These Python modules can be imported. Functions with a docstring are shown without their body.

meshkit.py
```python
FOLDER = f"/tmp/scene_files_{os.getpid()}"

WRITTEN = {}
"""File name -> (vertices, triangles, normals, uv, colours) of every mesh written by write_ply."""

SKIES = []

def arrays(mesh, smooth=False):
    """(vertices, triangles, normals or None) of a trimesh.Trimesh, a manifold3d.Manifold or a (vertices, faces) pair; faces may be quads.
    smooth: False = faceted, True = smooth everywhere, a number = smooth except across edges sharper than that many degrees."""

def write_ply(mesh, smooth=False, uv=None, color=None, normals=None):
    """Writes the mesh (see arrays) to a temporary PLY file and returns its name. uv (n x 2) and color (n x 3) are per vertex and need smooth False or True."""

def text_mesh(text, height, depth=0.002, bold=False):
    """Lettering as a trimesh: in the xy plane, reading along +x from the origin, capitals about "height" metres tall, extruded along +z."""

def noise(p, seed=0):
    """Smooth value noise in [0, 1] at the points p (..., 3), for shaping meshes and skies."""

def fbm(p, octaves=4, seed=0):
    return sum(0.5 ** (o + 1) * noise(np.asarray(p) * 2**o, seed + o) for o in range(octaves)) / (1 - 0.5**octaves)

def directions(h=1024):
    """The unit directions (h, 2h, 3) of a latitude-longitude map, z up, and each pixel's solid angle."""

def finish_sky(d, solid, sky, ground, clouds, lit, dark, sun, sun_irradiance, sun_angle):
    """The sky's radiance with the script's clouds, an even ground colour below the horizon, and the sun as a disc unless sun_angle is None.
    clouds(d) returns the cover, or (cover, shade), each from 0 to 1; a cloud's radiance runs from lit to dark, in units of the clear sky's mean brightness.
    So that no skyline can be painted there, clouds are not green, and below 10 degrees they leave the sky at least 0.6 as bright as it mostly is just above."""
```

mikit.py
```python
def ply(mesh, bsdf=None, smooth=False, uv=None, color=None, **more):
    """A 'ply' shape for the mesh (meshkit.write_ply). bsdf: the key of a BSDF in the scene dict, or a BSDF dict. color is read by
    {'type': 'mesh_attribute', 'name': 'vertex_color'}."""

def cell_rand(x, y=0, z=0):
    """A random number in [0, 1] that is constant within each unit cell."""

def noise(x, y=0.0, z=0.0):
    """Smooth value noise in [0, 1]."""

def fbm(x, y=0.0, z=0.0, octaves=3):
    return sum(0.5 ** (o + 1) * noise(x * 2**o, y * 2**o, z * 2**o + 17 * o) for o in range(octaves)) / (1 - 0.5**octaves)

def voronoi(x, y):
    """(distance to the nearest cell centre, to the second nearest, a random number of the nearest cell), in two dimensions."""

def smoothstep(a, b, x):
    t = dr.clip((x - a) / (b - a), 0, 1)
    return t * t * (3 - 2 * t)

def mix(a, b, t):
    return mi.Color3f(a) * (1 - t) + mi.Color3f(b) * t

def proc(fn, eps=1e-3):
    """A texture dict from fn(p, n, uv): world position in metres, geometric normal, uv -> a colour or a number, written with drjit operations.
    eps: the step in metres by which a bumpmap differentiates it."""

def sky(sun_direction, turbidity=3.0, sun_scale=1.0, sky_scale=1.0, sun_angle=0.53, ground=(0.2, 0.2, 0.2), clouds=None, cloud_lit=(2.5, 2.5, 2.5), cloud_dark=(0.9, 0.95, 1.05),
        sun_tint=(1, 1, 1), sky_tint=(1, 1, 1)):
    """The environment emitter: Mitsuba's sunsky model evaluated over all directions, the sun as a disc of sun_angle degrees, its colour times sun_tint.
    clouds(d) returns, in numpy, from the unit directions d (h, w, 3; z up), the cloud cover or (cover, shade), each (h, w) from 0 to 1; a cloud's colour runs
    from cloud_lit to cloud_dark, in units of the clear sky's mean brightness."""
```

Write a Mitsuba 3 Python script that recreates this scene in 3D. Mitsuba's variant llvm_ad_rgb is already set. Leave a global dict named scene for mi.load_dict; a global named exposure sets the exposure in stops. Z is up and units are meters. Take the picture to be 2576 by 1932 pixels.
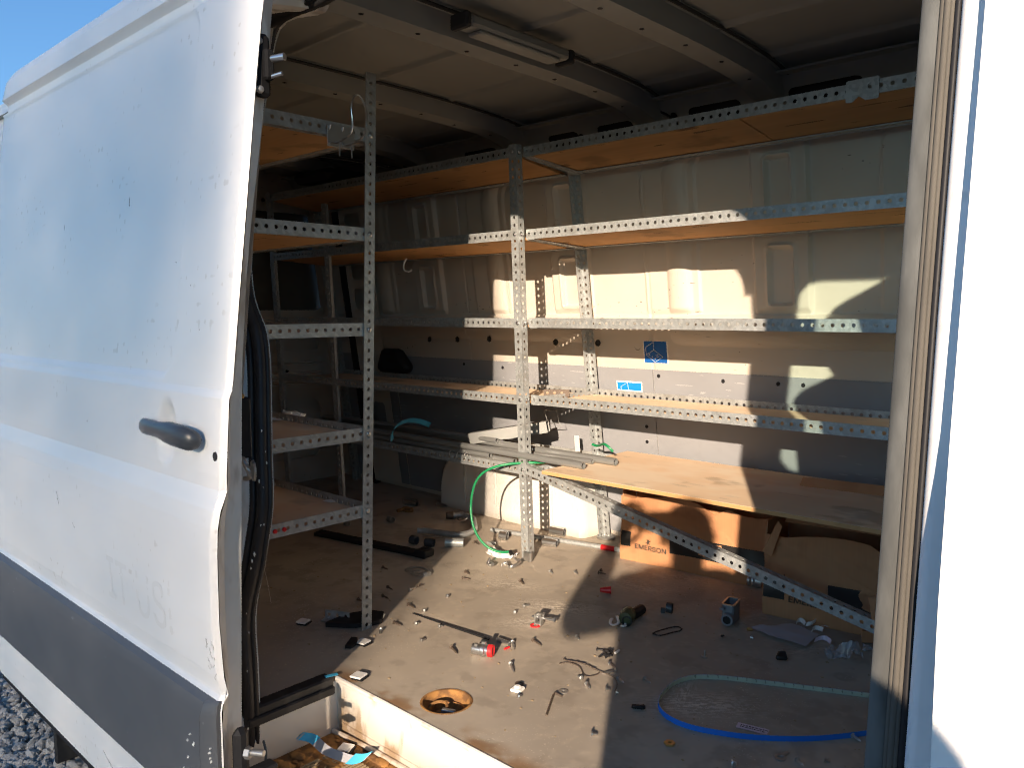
import math, random
import numpy as np
import trimesh
import mitsuba as mi
import drjit as dr
import manifold3d as m3
import mikit, meshkit
from mikit import proc, noise, fbm, voronoi, cell_rand, smoothstep, mix
from shapely.geometry import Polygon, Point, box as sbox
from shapely import affinity
from shapely.ops import unary_union

rng = np.random.default_rng(7)
scene, labels, used = {}, {}, {}

# ------------------------------------------------------------------ camera, sky, exposure
CAM = np.array([0.0, 0.0, 0.85])
FPX, YAW, PITCH, ROLL = 2000.0, math.radians(42.896), math.radians(5.218), math.radians(-0.22)
_f = np.array([-math.sin(YAW) * math.cos(PITCH), math.cos(YAW) * math.cos(PITCH), -math.sin(PITCH)])
_r = np.array([math.cos(YAW), math.sin(YAW), 0.0])
_u = np.cross(_r, _f)
R_ = math.cos(ROLL) * _r + math.sin(ROLL) * _u
U_ = -math.sin(ROLL) * _r + math.cos(ROLL) * _u
scene['camera'] = {'type': 'perspective', 'fov': math.degrees(2 * math.atan(1288 / FPX)), 'fov_axis': 'x', 'near_clip': 0.05, 'far_clip': 2000.0,
                   'to_world': mi.ScalarTransform4f().look_at(origin=CAM.tolist(), target=(CAM + _f).tolist(), up=U_.tolist())}
SUN = np.array([0.4977, -0.8265, 0.2632])
scene['sky'] = mikit.sky(SUN.tolist(), turbidity=2.6, sun_scale=1.0, sky_scale=0.58, sky_tint=(0.68, 1.06, 1.55), sun_tint=(0.94, 1.08, 1.66))
exposure = 3.1
GZ = -0.62   # the yard's surface; z = 0 is the van's load floor


def ray(px):
    return R_ * (px[0] - 1288) / FPX - U_ * (px[1] - 966) / FPX + _f


def onz(x, y, z=0.0):
    d = ray((x, y))
    return CAM + d * ((z - CAM[2]) / d[2])


# ------------------------------------------------------------------ helpers
def numbered(k):
    n = used.get(k, 0)
    used[k] = n + 1
    return k if n == 0 else f'{k}_{n:03d}'


def put(key, mesh, mat, smooth=False, **kw):
    scene[key] = mikit.ply(mesh, mat, smooth=smooth, **kw)
    return key


def thing(name, label, cat, group=None):
    k = numbered(name)
    labels[k] = {'label': label, 'category': cat}
    if group:
        labels[k]['group'] = group
    return k


def single(name, mesh, mat, label, cat, group=None, smooth=False):
    return put(thing(name, label, cat, group), mesh, mat, smooth)


def part(parent, name, mesh, mat, smooth=False, label=None, stuff=False):
    k = put(numbered(parent + '__' + name), mesh, mat, smooth)
    if label:
        labels.setdefault(k, {})['label'] = label
    if stuff:
        labels.setdefault(k, {})['kind'] = 'stuff'
    return k


def structure(name, mesh, mat, smooth=False):
    k = put(numbered(name), mesh, mat, smooth)
    labels[k] = {'kind': 'structure'}
    return k


def cat(*ms):
    ms = [m for m in ms if m is not None]
    return trimesh.util.concatenate([trimesh.Trimesh(m.vertices, m.faces, process=False) for m in ms])


def frame(o, ex, ey, ez):
    T = np.eye(4)
    T[:3, 0], T[:3, 1], T[:3, 2], T[:3, 3] = ex, ey, ez, o
    return T


def moved(m, T):
    m = m.copy()
    m.apply_transform(T)
    return m


def bx(x0, x1, y0, y1, z0, z1, bev=0.0):
    e = np.array([x1 - x0, y1 - y0, z1 - z0])
    if bev > 0:
        b = min(bev, e.min() * 0.45)
        mn = [m3.Manifold.cube((e[0] - 2 * b * (k != 0), e[1] - 2 * b * (k != 1), e[2] - 2 * b * (k != 2))[0:3] if False else
              tuple(e - 2 * b * np.array([k != 0, k != 1, k != 2])), True) for k in range(3)]
        h = m3.Manifold.batch_hull(mn).to_mesh()
        m = trimesh.Trimesh(h.vert_properties[:, :3], h.tri_verts, process=False)
    else:
        m = trimesh.creation.box(e)
    m.apply_translation([(x0 + x1) / 2, (y0 + y1) / 2, (z0 + z1) / 2])
    return m


def obox(o, ex, e, bev=0.0):
    """box of size e centred on o, its x axis along ex, z up as far as it goes"""
    ex = np.array(ex, float)
    ex /= np.linalg.norm(ex)
    ey = np.cross([0, 0, 1.0], ex)
    ey /= np.linalg.norm(ey)
    return moved(bx(-e[0] / 2, e[0] / 2, -e[1] / 2, e[1] / 2, -e[2] / 2, e[2] / 2, bev), frame(o, ex, ey, np.cross(ex, ey)))


def smooth_path(p, n=40):
    p = np.asarray(p, float)
    from scipy.interpolate import CubicSpline
    t = np.r_[0, np.cumsum(np.linalg.norm(np.diff(p, axis=0), axis=1))]
    return CubicSpline(t, p)(np.linspace(0, t[-1], n))


def loft(rings, closed=True, caps=True):
    """a mesh through a list of rings (n x 3 each)"""
    r = np.asarray(rings, float)
    k, n = r.shape[:2]
    v = r.reshape(-1, 3)
    f = []
    m = n if closed else n - 1
    for i in range(k - 1):
        for j in range(m):
            a, b = i * n + j, i * n + (j + 1) % n
            f += [[a, b, b + n], [a, b + n, a + n]]
    if caps and closed:
        v = np.vstack([v, r[0].mean(0), r[-1].mean(0)])
        c0, c1 = len(v) - 2, len(v) - 1
        for j in range(n):
            f += [[c0, (j + 1) % n, j], [c1, (k - 1) * n + j, (k - 1) * n + (j + 1) % n]]
    return trimesh.Trimesh(v, f, process=False)


def tube(p, r, sides=10, caps=True, flat=None, up=None):
    """a tube of radius r (number or list) along p; flat=(a, b): an elliptic/strip section"""
    p = np.asarray(p, float)
    r = np.broadcast_to(r, (len(p),))
    t = np.gradient(p, axis=0)
    t /= np.linalg.norm(t, axis=1, keepdims=True) + 1e-12
    ref = np.array(up if up is not None else ([0, 0, 1.0] if abs(t[:, 2]).mean() < 0.8 else [1.0, 0, 0]))
    a = np.cross(t, ref)
    a /= np.linalg.norm(a, axis=1, keepdims=True) + 1e-12
    b = np.cross(a, t)
    ang = np.arange(sides) * 2 * np.pi / sides
    fa, fb = flat if flat else (1, 1)
    rings = p[:, None] + r[:, None, None] * (fa * np.cos(ang)[None, :, None] * a[:, None] + fb * np.sin(ang)[None, :, None] * b[:, None])
    return loft(rings, True, caps)


def strip(p, w, t, wdir):
    """a flat band along p: w wide along wdir, t thick"""
    p = np.asarray(p, float)
    tg = np.gradient(p, axis=0)
    tg /= np.linalg.norm(tg, axis=1, keepdims=True) + 1e-12
    wd = np.broadcast_to(np.asarray(wdir, float), p.shape)
    nn = np.cross(tg, wd)
    nn /= np.linalg.norm(nn, axis=1, keepdims=True) + 1e-12
    rings = np.stack([p - wd * w / 2 - nn * t / 2, p + wd * w / 2 - nn * t / 2, p + wd * w / 2 + nn * t / 2, p - wd * w / 2 + nn * t / 2], 1)
    return loft(rings)


def lathe(prof, o=(0, 0, 0), axis=(0, 0, 1), n=20):
    """prof: (radius, height) pairs revolved about axis from o"""
    ax = np.asarray(axis, float)
    ax = ax / np.linalg.norm(ax)
    a = np.cross(ax, [0, 0, 1.0] if abs(ax[2]) < 0.9 else [1.0, 0, 0])
    a /= np.linalg.norm(a)
    b = np.cross(ax, a)
    ang = np.arange(n) * 2 * np.pi / n
    d = np.cos(ang)[:, None] * a + np.sin(ang)[:, None] * b
    return loft([np.asarray(o, float) + ax * h + d * max(r, 1e-5) for r, h in prof], True, False)


def cyl(p0, p1, r, n=14):
    p0, p1 = np.asarray(p0, float), np.asarray(p1, float)
    L = np.linalg.norm(p1 - p0)
    return lathe([(0, 0), (r * 0.9, 0), (r, r * 0.1), (r, L - r * 0.1), (r * 0.9, L), (0, L)], p0, p1 - p0, n)


def pipe(p0, p1, r, wall=0.0015, n=16):
    p0, p1 = np.asarray(p0, float), np.asarray(p1, float)
    L = np.linalg.norm(p1 - p0)
    return lathe([(r, 0), (r, L), (r - wall, L), (r - wall, 0), (r, 0)], p0, p1 - p0, n)


def ext(poly, h):
    ps = getattr(poly, 'geoms', [poly])
    return cat(*[trimesh.creation.extrude_polygon(p, h, engine='earcut') for p in ps if p.area > 1e-9])


def rrect(x0, x1, y0, y1, r, q=4):
    return sbox(x0 + r, y0 + r, x1 - r, y1 - r).buffer(r, quad_segs=q)


def hullm(pts_r, seg=16):
    return m3.Manifold.batch_hull([m3.Manifold.sphere(r, seg).translate(tuple(map(float, p))) for p, r in pts_r])


def to_tm(man):
    h = man.to_mesh()
    return trimesh.Trimesh(h.vert_properties[:, :3], h.tri_verts, process=False)


def cells(poly, step):
    """a flat polygon triangulated cell by cell, so that it can be bent: (points n x 2, faces)"""
    x0, y0, x1, y1 = poly.bounds
    V, Fc, n = [], [], 0
    for a in np.arange(x0, x1, step):
        for b in np.arange(y0, y1, step):
            c = poly.intersection(sbox(a, b, min(a + step, x1), min(b + step, y1)))
            for g_ in getattr(c, 'geoms', [c]):
                if g_.geom_type == 'Polygon' and g_.area > 1e-9:
                    v, f = trimesh.creation.triangulate_polygon(g_, engine='earcut')
                    V.append(np.round(v, 7))
                    Fc.append(f + n)
                    n += len(v)
    V, Fc = np.vstack(V), np.vstack(Fc)
    U, inv = np.unique(V, axis=0, return_inverse=True)
    return U, inv.ravel()[Fc]


_plates = {}


def plate(L, w=0.032, t=0.0022, pitch=0.0254, hr=0.0052, first=0.0127):
    """one leg of a perforated angle: along +x, from 0 to w in y, t thick in z"""
    k = (round(L, 3), w, t, pitch)
    if k not in _plates:
        p = rrect(0, L, 0, w, 0.002, 2)
        holes = [Point(x, w * 0.52).buffer(hr, quad_segs=3) for x in np.arange(first, L - 0.008, pitch)]
        _plates[k] = ext(p.difference(unary_union(holes)), t)
    return _plates[k]


def angle(L, o, ex, ea, eb, w=0.032):
    """a perforated angle iron from o along ex; one leg spreads along ea, the other along eb (both from the corner)"""
    ex, ea, eb = (np.asarray(v, float) / np.linalg.norm(v) for v in (ex, ea, eb))
    A = moved(plate(L, w), frame(o, ex, ea, np.cross(ex, ea)))
    n1 = np.cross(ex, ea)
    if n1 @ eb < 0:
        A.apply_translation(-n1 * 0.0022)
    B = moved(plate(L, w), frame(o, ex, eb, np.cross(ex, eb)))
    n2 = np.cross(ex, eb)
    B.apply_translation(ea * 0.0023 - (n2 * 0.0022 if n2 @ ea < 0 else 0))
    return cat(A, B)


# ------------------------------------------------------------------ materials
def P(**k):
    d = {'type': 'principled'}
    for a, b in k.items():
        d[a] = {'type': 'rgb', 'value': list(b)} if isinstance(b, (tuple, list)) else b
    return {'type': 'twosided', 'bsdf': d}


def bump(b, fn, scale, eps=5e-4):
    inner = b['bsdf'] if b['type'] == 'twosided' else b
    return {'type': 'twosided', 'bsdf': {'type': 'bumpmap', 'arbitrary': proc(fn, eps), 'scale': scale, 'bsdf': inner}}


def t_white(p, n, uv):
    d = fbm(p.x * 5, p.y * 5, p.z * 5, 3)
    s = smoothstep(0.78, 0.9, noise(p.x * 90, p.y * 90, p.z * 60)) * smoothstep(0.55, 0.7, noise(p.x * 7 + 3, p.y * 7, p.z * 9))
    return mix(mix((0.74, 0.74, 0.735), (0.69, 0.687, 0.675), d), (0.45, 0.42, 0.37), s * 0.35)


def t_jamb(p, n, uv):
    d = fbm(p.x * 14, p.y * 14, p.z * 14, 4)
    dirt = smoothstep(0.52, 0.72, fbm(p.x * 26 + 4, p.y * 26, p.z * 9, 4))
    low = smoothstep(-0.02, -0.14, p.z + 0.05 * (d - 0.5))
    c = mix((0.76, 0.75, 0.72), (0.62, 0.59, 0.52), d)
    return mix(c, (0.28, 0.20, 0.13), dr.minimum(1, dirt * 0.55 + low * 0.6))


def t_inner(p, n, uv):
    d = fbm(p.x * 4, p.y * 4, p.z * 4, 3)
    s = smoothstep(0.88, 0.94, noise(p.x * 55, p.y * 60, p.z * 150)) * smoothstep(0.66, 0.74, noise(p.x * 5, p.y * 6 + 7, p.z * 7))
    return mix(mix((0.58, 0.53, 0.465), (0.50, 0.45, 0.39), d), (0.12, 0.10, 0.08), s * 0.8)


def t_arch(p, n, uv):
    d = fbm(p.x * 7, p.y * 7, p.z * 7, 4)
    return mix(mix((0.68, 0.665, 0.63), (0.58, 0.56, 0.52), d), (0.36, 0.27, 0.18), smoothstep(0.06, -0.01, p.z + 0.03 * d) * 0.6)


def t_ply(p, n, uv):
    w = fbm(p.x * 2.2, p.y * 22, p.z * 9, 4)
    g = noise(p.x * 5, p.y * 150 + 8 * w, p.z * 40)
    kn = smoothstep(0.88, 0.95, noise(p.x * 13 + 11, p.y * 60, 3.0))
    wear = smoothstep(0.45, 0.75, fbm(p.x * 6 + 9, p.y * 9, 1.0, 4))
    c = mix((0.58, 0.345, 0.165), (0.50, 0.27, 0.115), w)
    c = mix(c, (0.40, 0.235, 0.10), g * 0.35)
    c = mix(c, (0.13, 0.07, 0.04), kn * 0.75)
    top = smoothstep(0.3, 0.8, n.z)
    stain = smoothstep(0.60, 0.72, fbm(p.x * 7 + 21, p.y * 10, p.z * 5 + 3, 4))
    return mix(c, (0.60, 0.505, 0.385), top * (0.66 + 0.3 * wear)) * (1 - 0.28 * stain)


def t_galv(p, n, uv):
    d1, d2, r = voronoi((p.x + p.y * 0.7) * 130, (p.z + p.y * 0.6) * 130)
    d = fbm(p.x * 30, p.y * 30, p.z * 30, 3)
    return mix(mix((0.36, 0.385, 0.39), (0.49, 0.51, 0.51), r), (0.32, 0.32, 0.305), smoothstep(0.5, 0.75, d) * 0.6)


def t_galvr(p, n, uv):
    return 0.34 + 0.22 * fbm(p.x * 40, p.y * 40, p.z * 40, 3)


def dimple(p):
    s = 165.0
    x, y = p.x * s, p.y * s
    d1, d2, r = 0, 0, 0
    row = dr.floor(y)
    fx = x + 0.5 * (row - 2 * dr.floor(row / 2))
    return dr.square(fx - dr.floor(fx) - 0.5) + dr.square(y - row - 0.5)


def t_floor(p, n, uv):
    a = fbm(p.x * 3.1, p.y * 3.1, 0.0, 5)
    b = fbm(p.x * 17 + 5, p.y * 17, 3.0, 4)
    c = fbm(p.x * 55, p.y * 55, 5.0, 3)
    col = mix((0.325, 0.282, 0.230), (0.405, 0.352, 0.285), smoothstep(0.3, 0.7, a))
    col = mix(col, (0.235, 0.200, 0.162), smoothstep(0.52, 0.75, b) * 0.5)
    col = mix(col, (0.44, 0.375, 0.29), smoothstep(0.55, 0.8, c) * 0.35)
    # pale scuffs with a shape of their own
    def scuff(cx, cy, r, ang):
        ca, sa = math.cos(ang), math.sin(ang)
        x, y = (p.x - cx) * ca + (p.y - cy) * sa, -(p.x - cx) * sa + (p.y - cy) * ca
        e = dr.exp(-(dr.square(x / r) + dr.square(y / (r * 0.45))))
        return e * smoothstep(0.42, 0.68, noise(x * 60, y * 420, 2.0) * 0.6 + noise(x * 170, y * 170, 1.0) * 0.4)
    w = 1 * scuff(-1.429, 1.707, 0.1, 0.5) + 1 * scuff(-1.401, 1.596, 0.08, 1.1) + 0.9 * scuff(-0.83, 1.478, 0.1, 0.7) + 0.5 * scuff(-1.351, 2.016, 0.12, 0.1) + 0.6 * scuff(-1.656, 1.764, 0.1, 0.3) + 0.5 * scuff(-0.88, 1.505, 0.06, 2.0) + 0.4 * scuff(-1.309, 2.179, 0.12, 0.2) + 0.35 * scuff(-0.781, 1.891, 0.07, 1.0)
    col = mix(col, (0.68, 0.62, 0.53), dr.minimum(1, w * 0.75))
    grit = smoothstep(0.86, 0.93, noise(p.x * 330, p.y * 330, 0)) * smoothstep(0.5, 0.7, fbm(p.x * 4, p.y * 4, 8.0, 3))
    col = mix(col, (0.62, 0.54, 0.42), grit * 0.5)
    rust = dr.exp(-dr.square((p.y - 1.045) / 0.03)) * smoothstep(0.4, 0.62, fbm(p.x * 16, p.y * 20, 9.0, 3)) * smoothstep(-1.6, -1.5, p.x)
    return mix(col, (0.22, 0.115, 0.045), rust * 0.8)


def b_floor(p, n, uv):
    return dr.maximum(0, 1 - dimple(p) * 7.0) * 0.0005 * smoothstep(0.75, 0.45, fbm(p.x * 6, p.y * 6, 7.0, 3)) + 0.0012 * fbm(p.x * 40, p.y * 40, 0.0, 3)


def t_card(p, n, uv):
    a = fbm(p.x * 9, p.y * 9, p.z * 9, 4)
    fl = noise(p.x * 330, p.y * 330, p.z * 4)
    st = smoothstep(0.6, 0.75, fbm(p.x * 14 + 3, p.y * 14, p.z * 14, 3))
    return mix(mix((0.53, 0.275, 0.145), (0.43, 0.205, 0.10), a), (0.33, 0.15, 0.075), fl * 0.25 + st * 0.3)


def t_rubber(p, n, uv):
    d = fbm(p.x * 22, p.y * 22, p.z * 7, 4)
    return mix((0.022, 0.022, 0.024), (0.085, 0.08, 0.072), smoothstep(0.48, 0.8, d) * 0.5)


def t_dust(p, n, uv):
    d = fbm(p.x * 40, p.y * 40, p.z * 9, 4)
    return mix((0.120, 0.125, 0.124), (0.070, 0.073, 0.072), smoothstep(0.3, 0.7, d))


def t_beige(p, n, uv):
    d = fbm(p.x * 60, p.y * 60, p.z * 8, 4)
    return mix((0.115, 0.106, 0.092), (0.075, 0.069, 0.060), d)


def t_mould(p, n, uv):
    d = fbm(p.x * 9, p.y * 9, p.z * 9, 4)
    s = smoothstep(0.86, 0.92, noise(p.x * 95, p.y * 95, p.z * 95)) * smoothstep(0.66, 0.8, noise(p.x * 9, p.y * 9, p.z * 9 + 5))
    return mix(mix((0.080, 0.086, 0.096), (0.105, 0.110, 0.118), d), (0.4, 0.4, 0.4), s * 0.4)


def t_gravel(p, n, uv):
    d1, d2, r = voronoi(p.x * 28, p.y * 28)
    d = fbm(p.x * 3, p.y * 3, 0.0, 4)
    return mix(mix((0.22, 0.215, 0.205), (0.34, 0.33, 0.315), r), (0.16, 0.15, 0.14), smoothstep(0.5, 0.8, d) * 0.5)


def b_gravel(p, n, uv):
    d1, d2, r = voronoi(p.x * 28, p.y * 28)
    return (1 - dr.minimum(1, d1 * 1.4)) * 0.022


def t_stone(p, n, uv):
    r = cell_rand(p.x * 22, p.y * 22, p.z * 30)
    d = fbm(p.x * 60, p.y * 60, p.z * 60, 3)
    return mix(mix((0.20, 0.20, 0.20), (0.46, 0.455, 0.44), fbm(p.x * 24, p.y * 24, p.z * 24, 2)), (0.5, 0.48, 0.45), d * 0.35)


def t_rust(p, n, uv):
    d = fbm(p.x * 60, p.y * 60, p.z * 60, 4)
    return mix((0.33, 0.17, 0.06), (0.16, 0.085, 0.04), smoothstep(0.35, 0.65, d))


def t_tape(p, n, uv):
    # measuring tape, inner face: pale with a tick every 10 mm or so
    d = fbm(p.x * 70, p.y * 70, 0.0, 3)
    s = (p.x * 0.98 - p.y * 0.19) * 62
    tick = smoothstep(0.12, 0.05, s - dr.floor(s)) * smoothstep(0.003, 0.006, p.z)
    return mix(mix((0.50, 0.54, 0.42), (0.36, 0.40, 0.33), d), (0.05, 0.05, 0.05), tick * 0.7)


def t_trim(p, n, uv):
    d = fbm(p.x * 6, p.y * 6, p.z * 6, 4)
    s = smoothstep(0.86, 0.93, noise(p.x * 22, p.y * 3, p.z * 160)) * smoothstep(0.5, 0.7, noise(p.x * 5, p.y * 5 + 7, p.z * 5))
    return mix(mix((0.285, 0.295, 0.315), (0.25, 0.257, 0.275), d), (0.5, 0.5, 0.5), s * 0.5)


def t_roof(p, n, uv):
    d = fbm(p.x * 3, p.y * 3, 4.0, 4)
    return mix((0.36, 0.355, 0.32), (0.27, 0.265, 0.24), d)


M = {
    'white_paint': P(base_color=proc(t_white), roughness=0.38, specular=0.5, clearcoat=1.0, clearcoat_gloss=0.94),
    'jamb_paint': P(base_color=proc(t_jamb), roughness=0.45, specular=0.4),
    'inner_paint': P(base_color=proc(t_inner), roughness=0.42, specular=0.45),
    'roof_paint': P(base_color=proc(t_roof), roughness=0.5, specular=0.3),
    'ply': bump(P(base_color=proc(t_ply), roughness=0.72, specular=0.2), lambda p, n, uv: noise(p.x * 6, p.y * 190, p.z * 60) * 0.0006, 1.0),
    'galv': P(base_color=proc(t_galv), roughness=proc(t_galvr), metallic=0.5, specular=0.5),
    'steel': P(base_color=(0.62, 0.63, 0.64), roughness=0.24, metallic=0.95),
    'dull_steel': P(base_color=(0.42, 0.42, 0.41), roughness=0.4, metallic=0.8),
    'conduit': P(base_color=(0.36, 0.37, 0.365), roughness=0.38, metallic=0.6),
    'old_iron': P(base_color=(0.12, 0.09, 0.07), roughness=0.6, metallic=0.4),
    'floor': bump(P(base_color=proc(t_floor), roughness=0.62, specular=0.3), b_floor, 1.0),
    'card': P(base_color=proc(t_card), roughness=0.85, specular=0.1),
    'rubber': P(base_color=proc(t_rubber), roughness=0.5, specular=0.4),
    'dusty_rubber': P(base_color=proc(t_dust), roughness=0.85, specular=0.15),
    'beige': P(base_color=proc(t_beige), roughness=0.7, specular=0.2),
    'mould': P(base_color=proc(t_mould), roughness=0.42, specular=0.5),
    'trim': P(base_color=proc(t_trim), roughness=0.55, specular=0.3),
    'gravel': bump(P(base_color=proc(t_gravel), roughness=0.9, specular=0.15), b_gravel, 1.0, 2e-3),
    'stone': P(base_color=proc(t_stone), roughness=0.9, specular=0.15),
    'rust': P(base_color=proc(t_rust), roughness=0.85, specular=0.1),
    'tape_face': P(base_color=proc(t_tape), roughness=0.45),
    'blue_tape': P(base_color=(0.015, 0.16, 0.62), roughness=0.35),
    'black': P(base_color=(0.016, 0.016, 0.018), roughness=0.5, specular=0.25),
    'dark': P(base_color=(0.035, 0.034, 0.033), roughness=0.7),
    'white_plastic': P(base_color=(0.78, 0.77, 0.74), roughness=0.45),
    'paper': P(base_color=(0.74, 0.72, 0.69), roughness=0.85, specular=0.1),
    'lilac_paper': P(base_color=(0.62, 0.52, 0.60), roughness=0.8),
    'green': P(base_color=(0.014, 0.22, 0.085), roughness=0.38, specular=0.5),
    'dull_green': P(base_color=(0.05, 0.065, 0.03), roughness=0.5),
    'red': P(base_color=(0.62, 0.02, 0.025), roughness=0.38),
    'sticker_blue': P(base_color=(0.01, 0.10, 0.36), roughness=0.4),
    'sticker_light': P(base_color=(0.01, 0.24, 0.66), roughness=0.4),
    'handle': P(base_color=(0.045, 0.05, 0.058), roughness=0.33, specular=0.5),
    'turquoise': P(base_color=(0.10, 0.42, 0.50), roughness=0.5),
    'sky_blue': P(base_color=(0.06, 0.42, 0.68), roughness=0.5),
    'card_print': P(base_color=(0.045, 0.033, 0.025), roughness=0.8),
    'black_tape': P(base_color=(0.02, 0.019, 0.019), roughness=0.3),
    'ghost': P(base_color=(0.675, 0.67, 0.655), roughness=0.55),
    'bag': {'type': 'blendbsdf', 'weight': 0.82, 'a': {'type': 'thindielectric', 'int_ior': 1.5}, 'b': P(base_color=(0.46, 0.47, 0.52), roughness=0.2, specular=0.6)},
    'wrap': {'type': 'blendbsdf', 'weight': 0.22, 'a': {'type': 'thindielectric', 'int_ior': 1.9}, 'b': P(base_color=(0.6, 0.6, 0.65), roughness=0.12, specular=0.8)},
    'film': {'type': 'thindielectric', 'int_ior': 1.5},
    'glass': {'type': 'thindielectric', 'int_ior': 1.5, 'specular_transmittance': {'type': 'rgb', 'value': [0.62, 0.80, 0.76]}},
    'dark_glass': P(base_color=(0.11, 0.10, 0.085), roughness=0.10, specular=0.8),
    'screen_glass': {'type': 'thindielectric', 'int_ior': 1.5, 'specular_transmittance': {'type': 'rgb', 'value': [0.30, 0.36, 0.35]}},
    'tread': P(base_color=(0.30, 0.22, 0.13), roughness=0.8),
    'leaf': P(base_color=(0.06, 0.085, 0.03), roughness=0.6),
    'bark': P(base_color=(0.12, 0.09, 0.065), roughness=0.9),
    'arch_paint': P(base_color=proc(t_arch), roughness=0.45, specular=0.4),
    'cast_grey': P(base_color=(0.20, 0.215, 0.24), roughness=0.5, metallic=0.3),
    'rubber_black': P(base_color=(0.012, 0.012, 0.013), roughness=0.75, specular=0.1),
    'seat': P(base_color=(0.03, 0.03, 0.033), roughness=0.85, specular=0.2),
    'skin': P(base_color=(0.42, 0.25, 0.17), roughness=0.55),
    'shirt': P(base_color=(0.06, 0.07, 0.10), roughness=0.9, specular=0.1),
    'denim': P(base_color=(0.05, 0.07, 0.12), roughness=0.9, specular=0.1),
    'hair': P(base_color=(0.03, 0.02, 0.015), roughness=0.6),
    'lamp_plastic': P(base_color=(0.30, 0.295, 0.265), roughness=0.3, specular=0.5),
    'copper': P(base_color=(0.55, 0.36, 0.14), roughness=0.4, metallic=0.7),
}
for k, v in M.items():
    scene['mat_' + k] = {**v}
_put = put


def put(key, mesh, mat, smooth=False, **kw):
    return _put(key, mesh, 'mat_' + mat, smooth, **kw)


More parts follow.
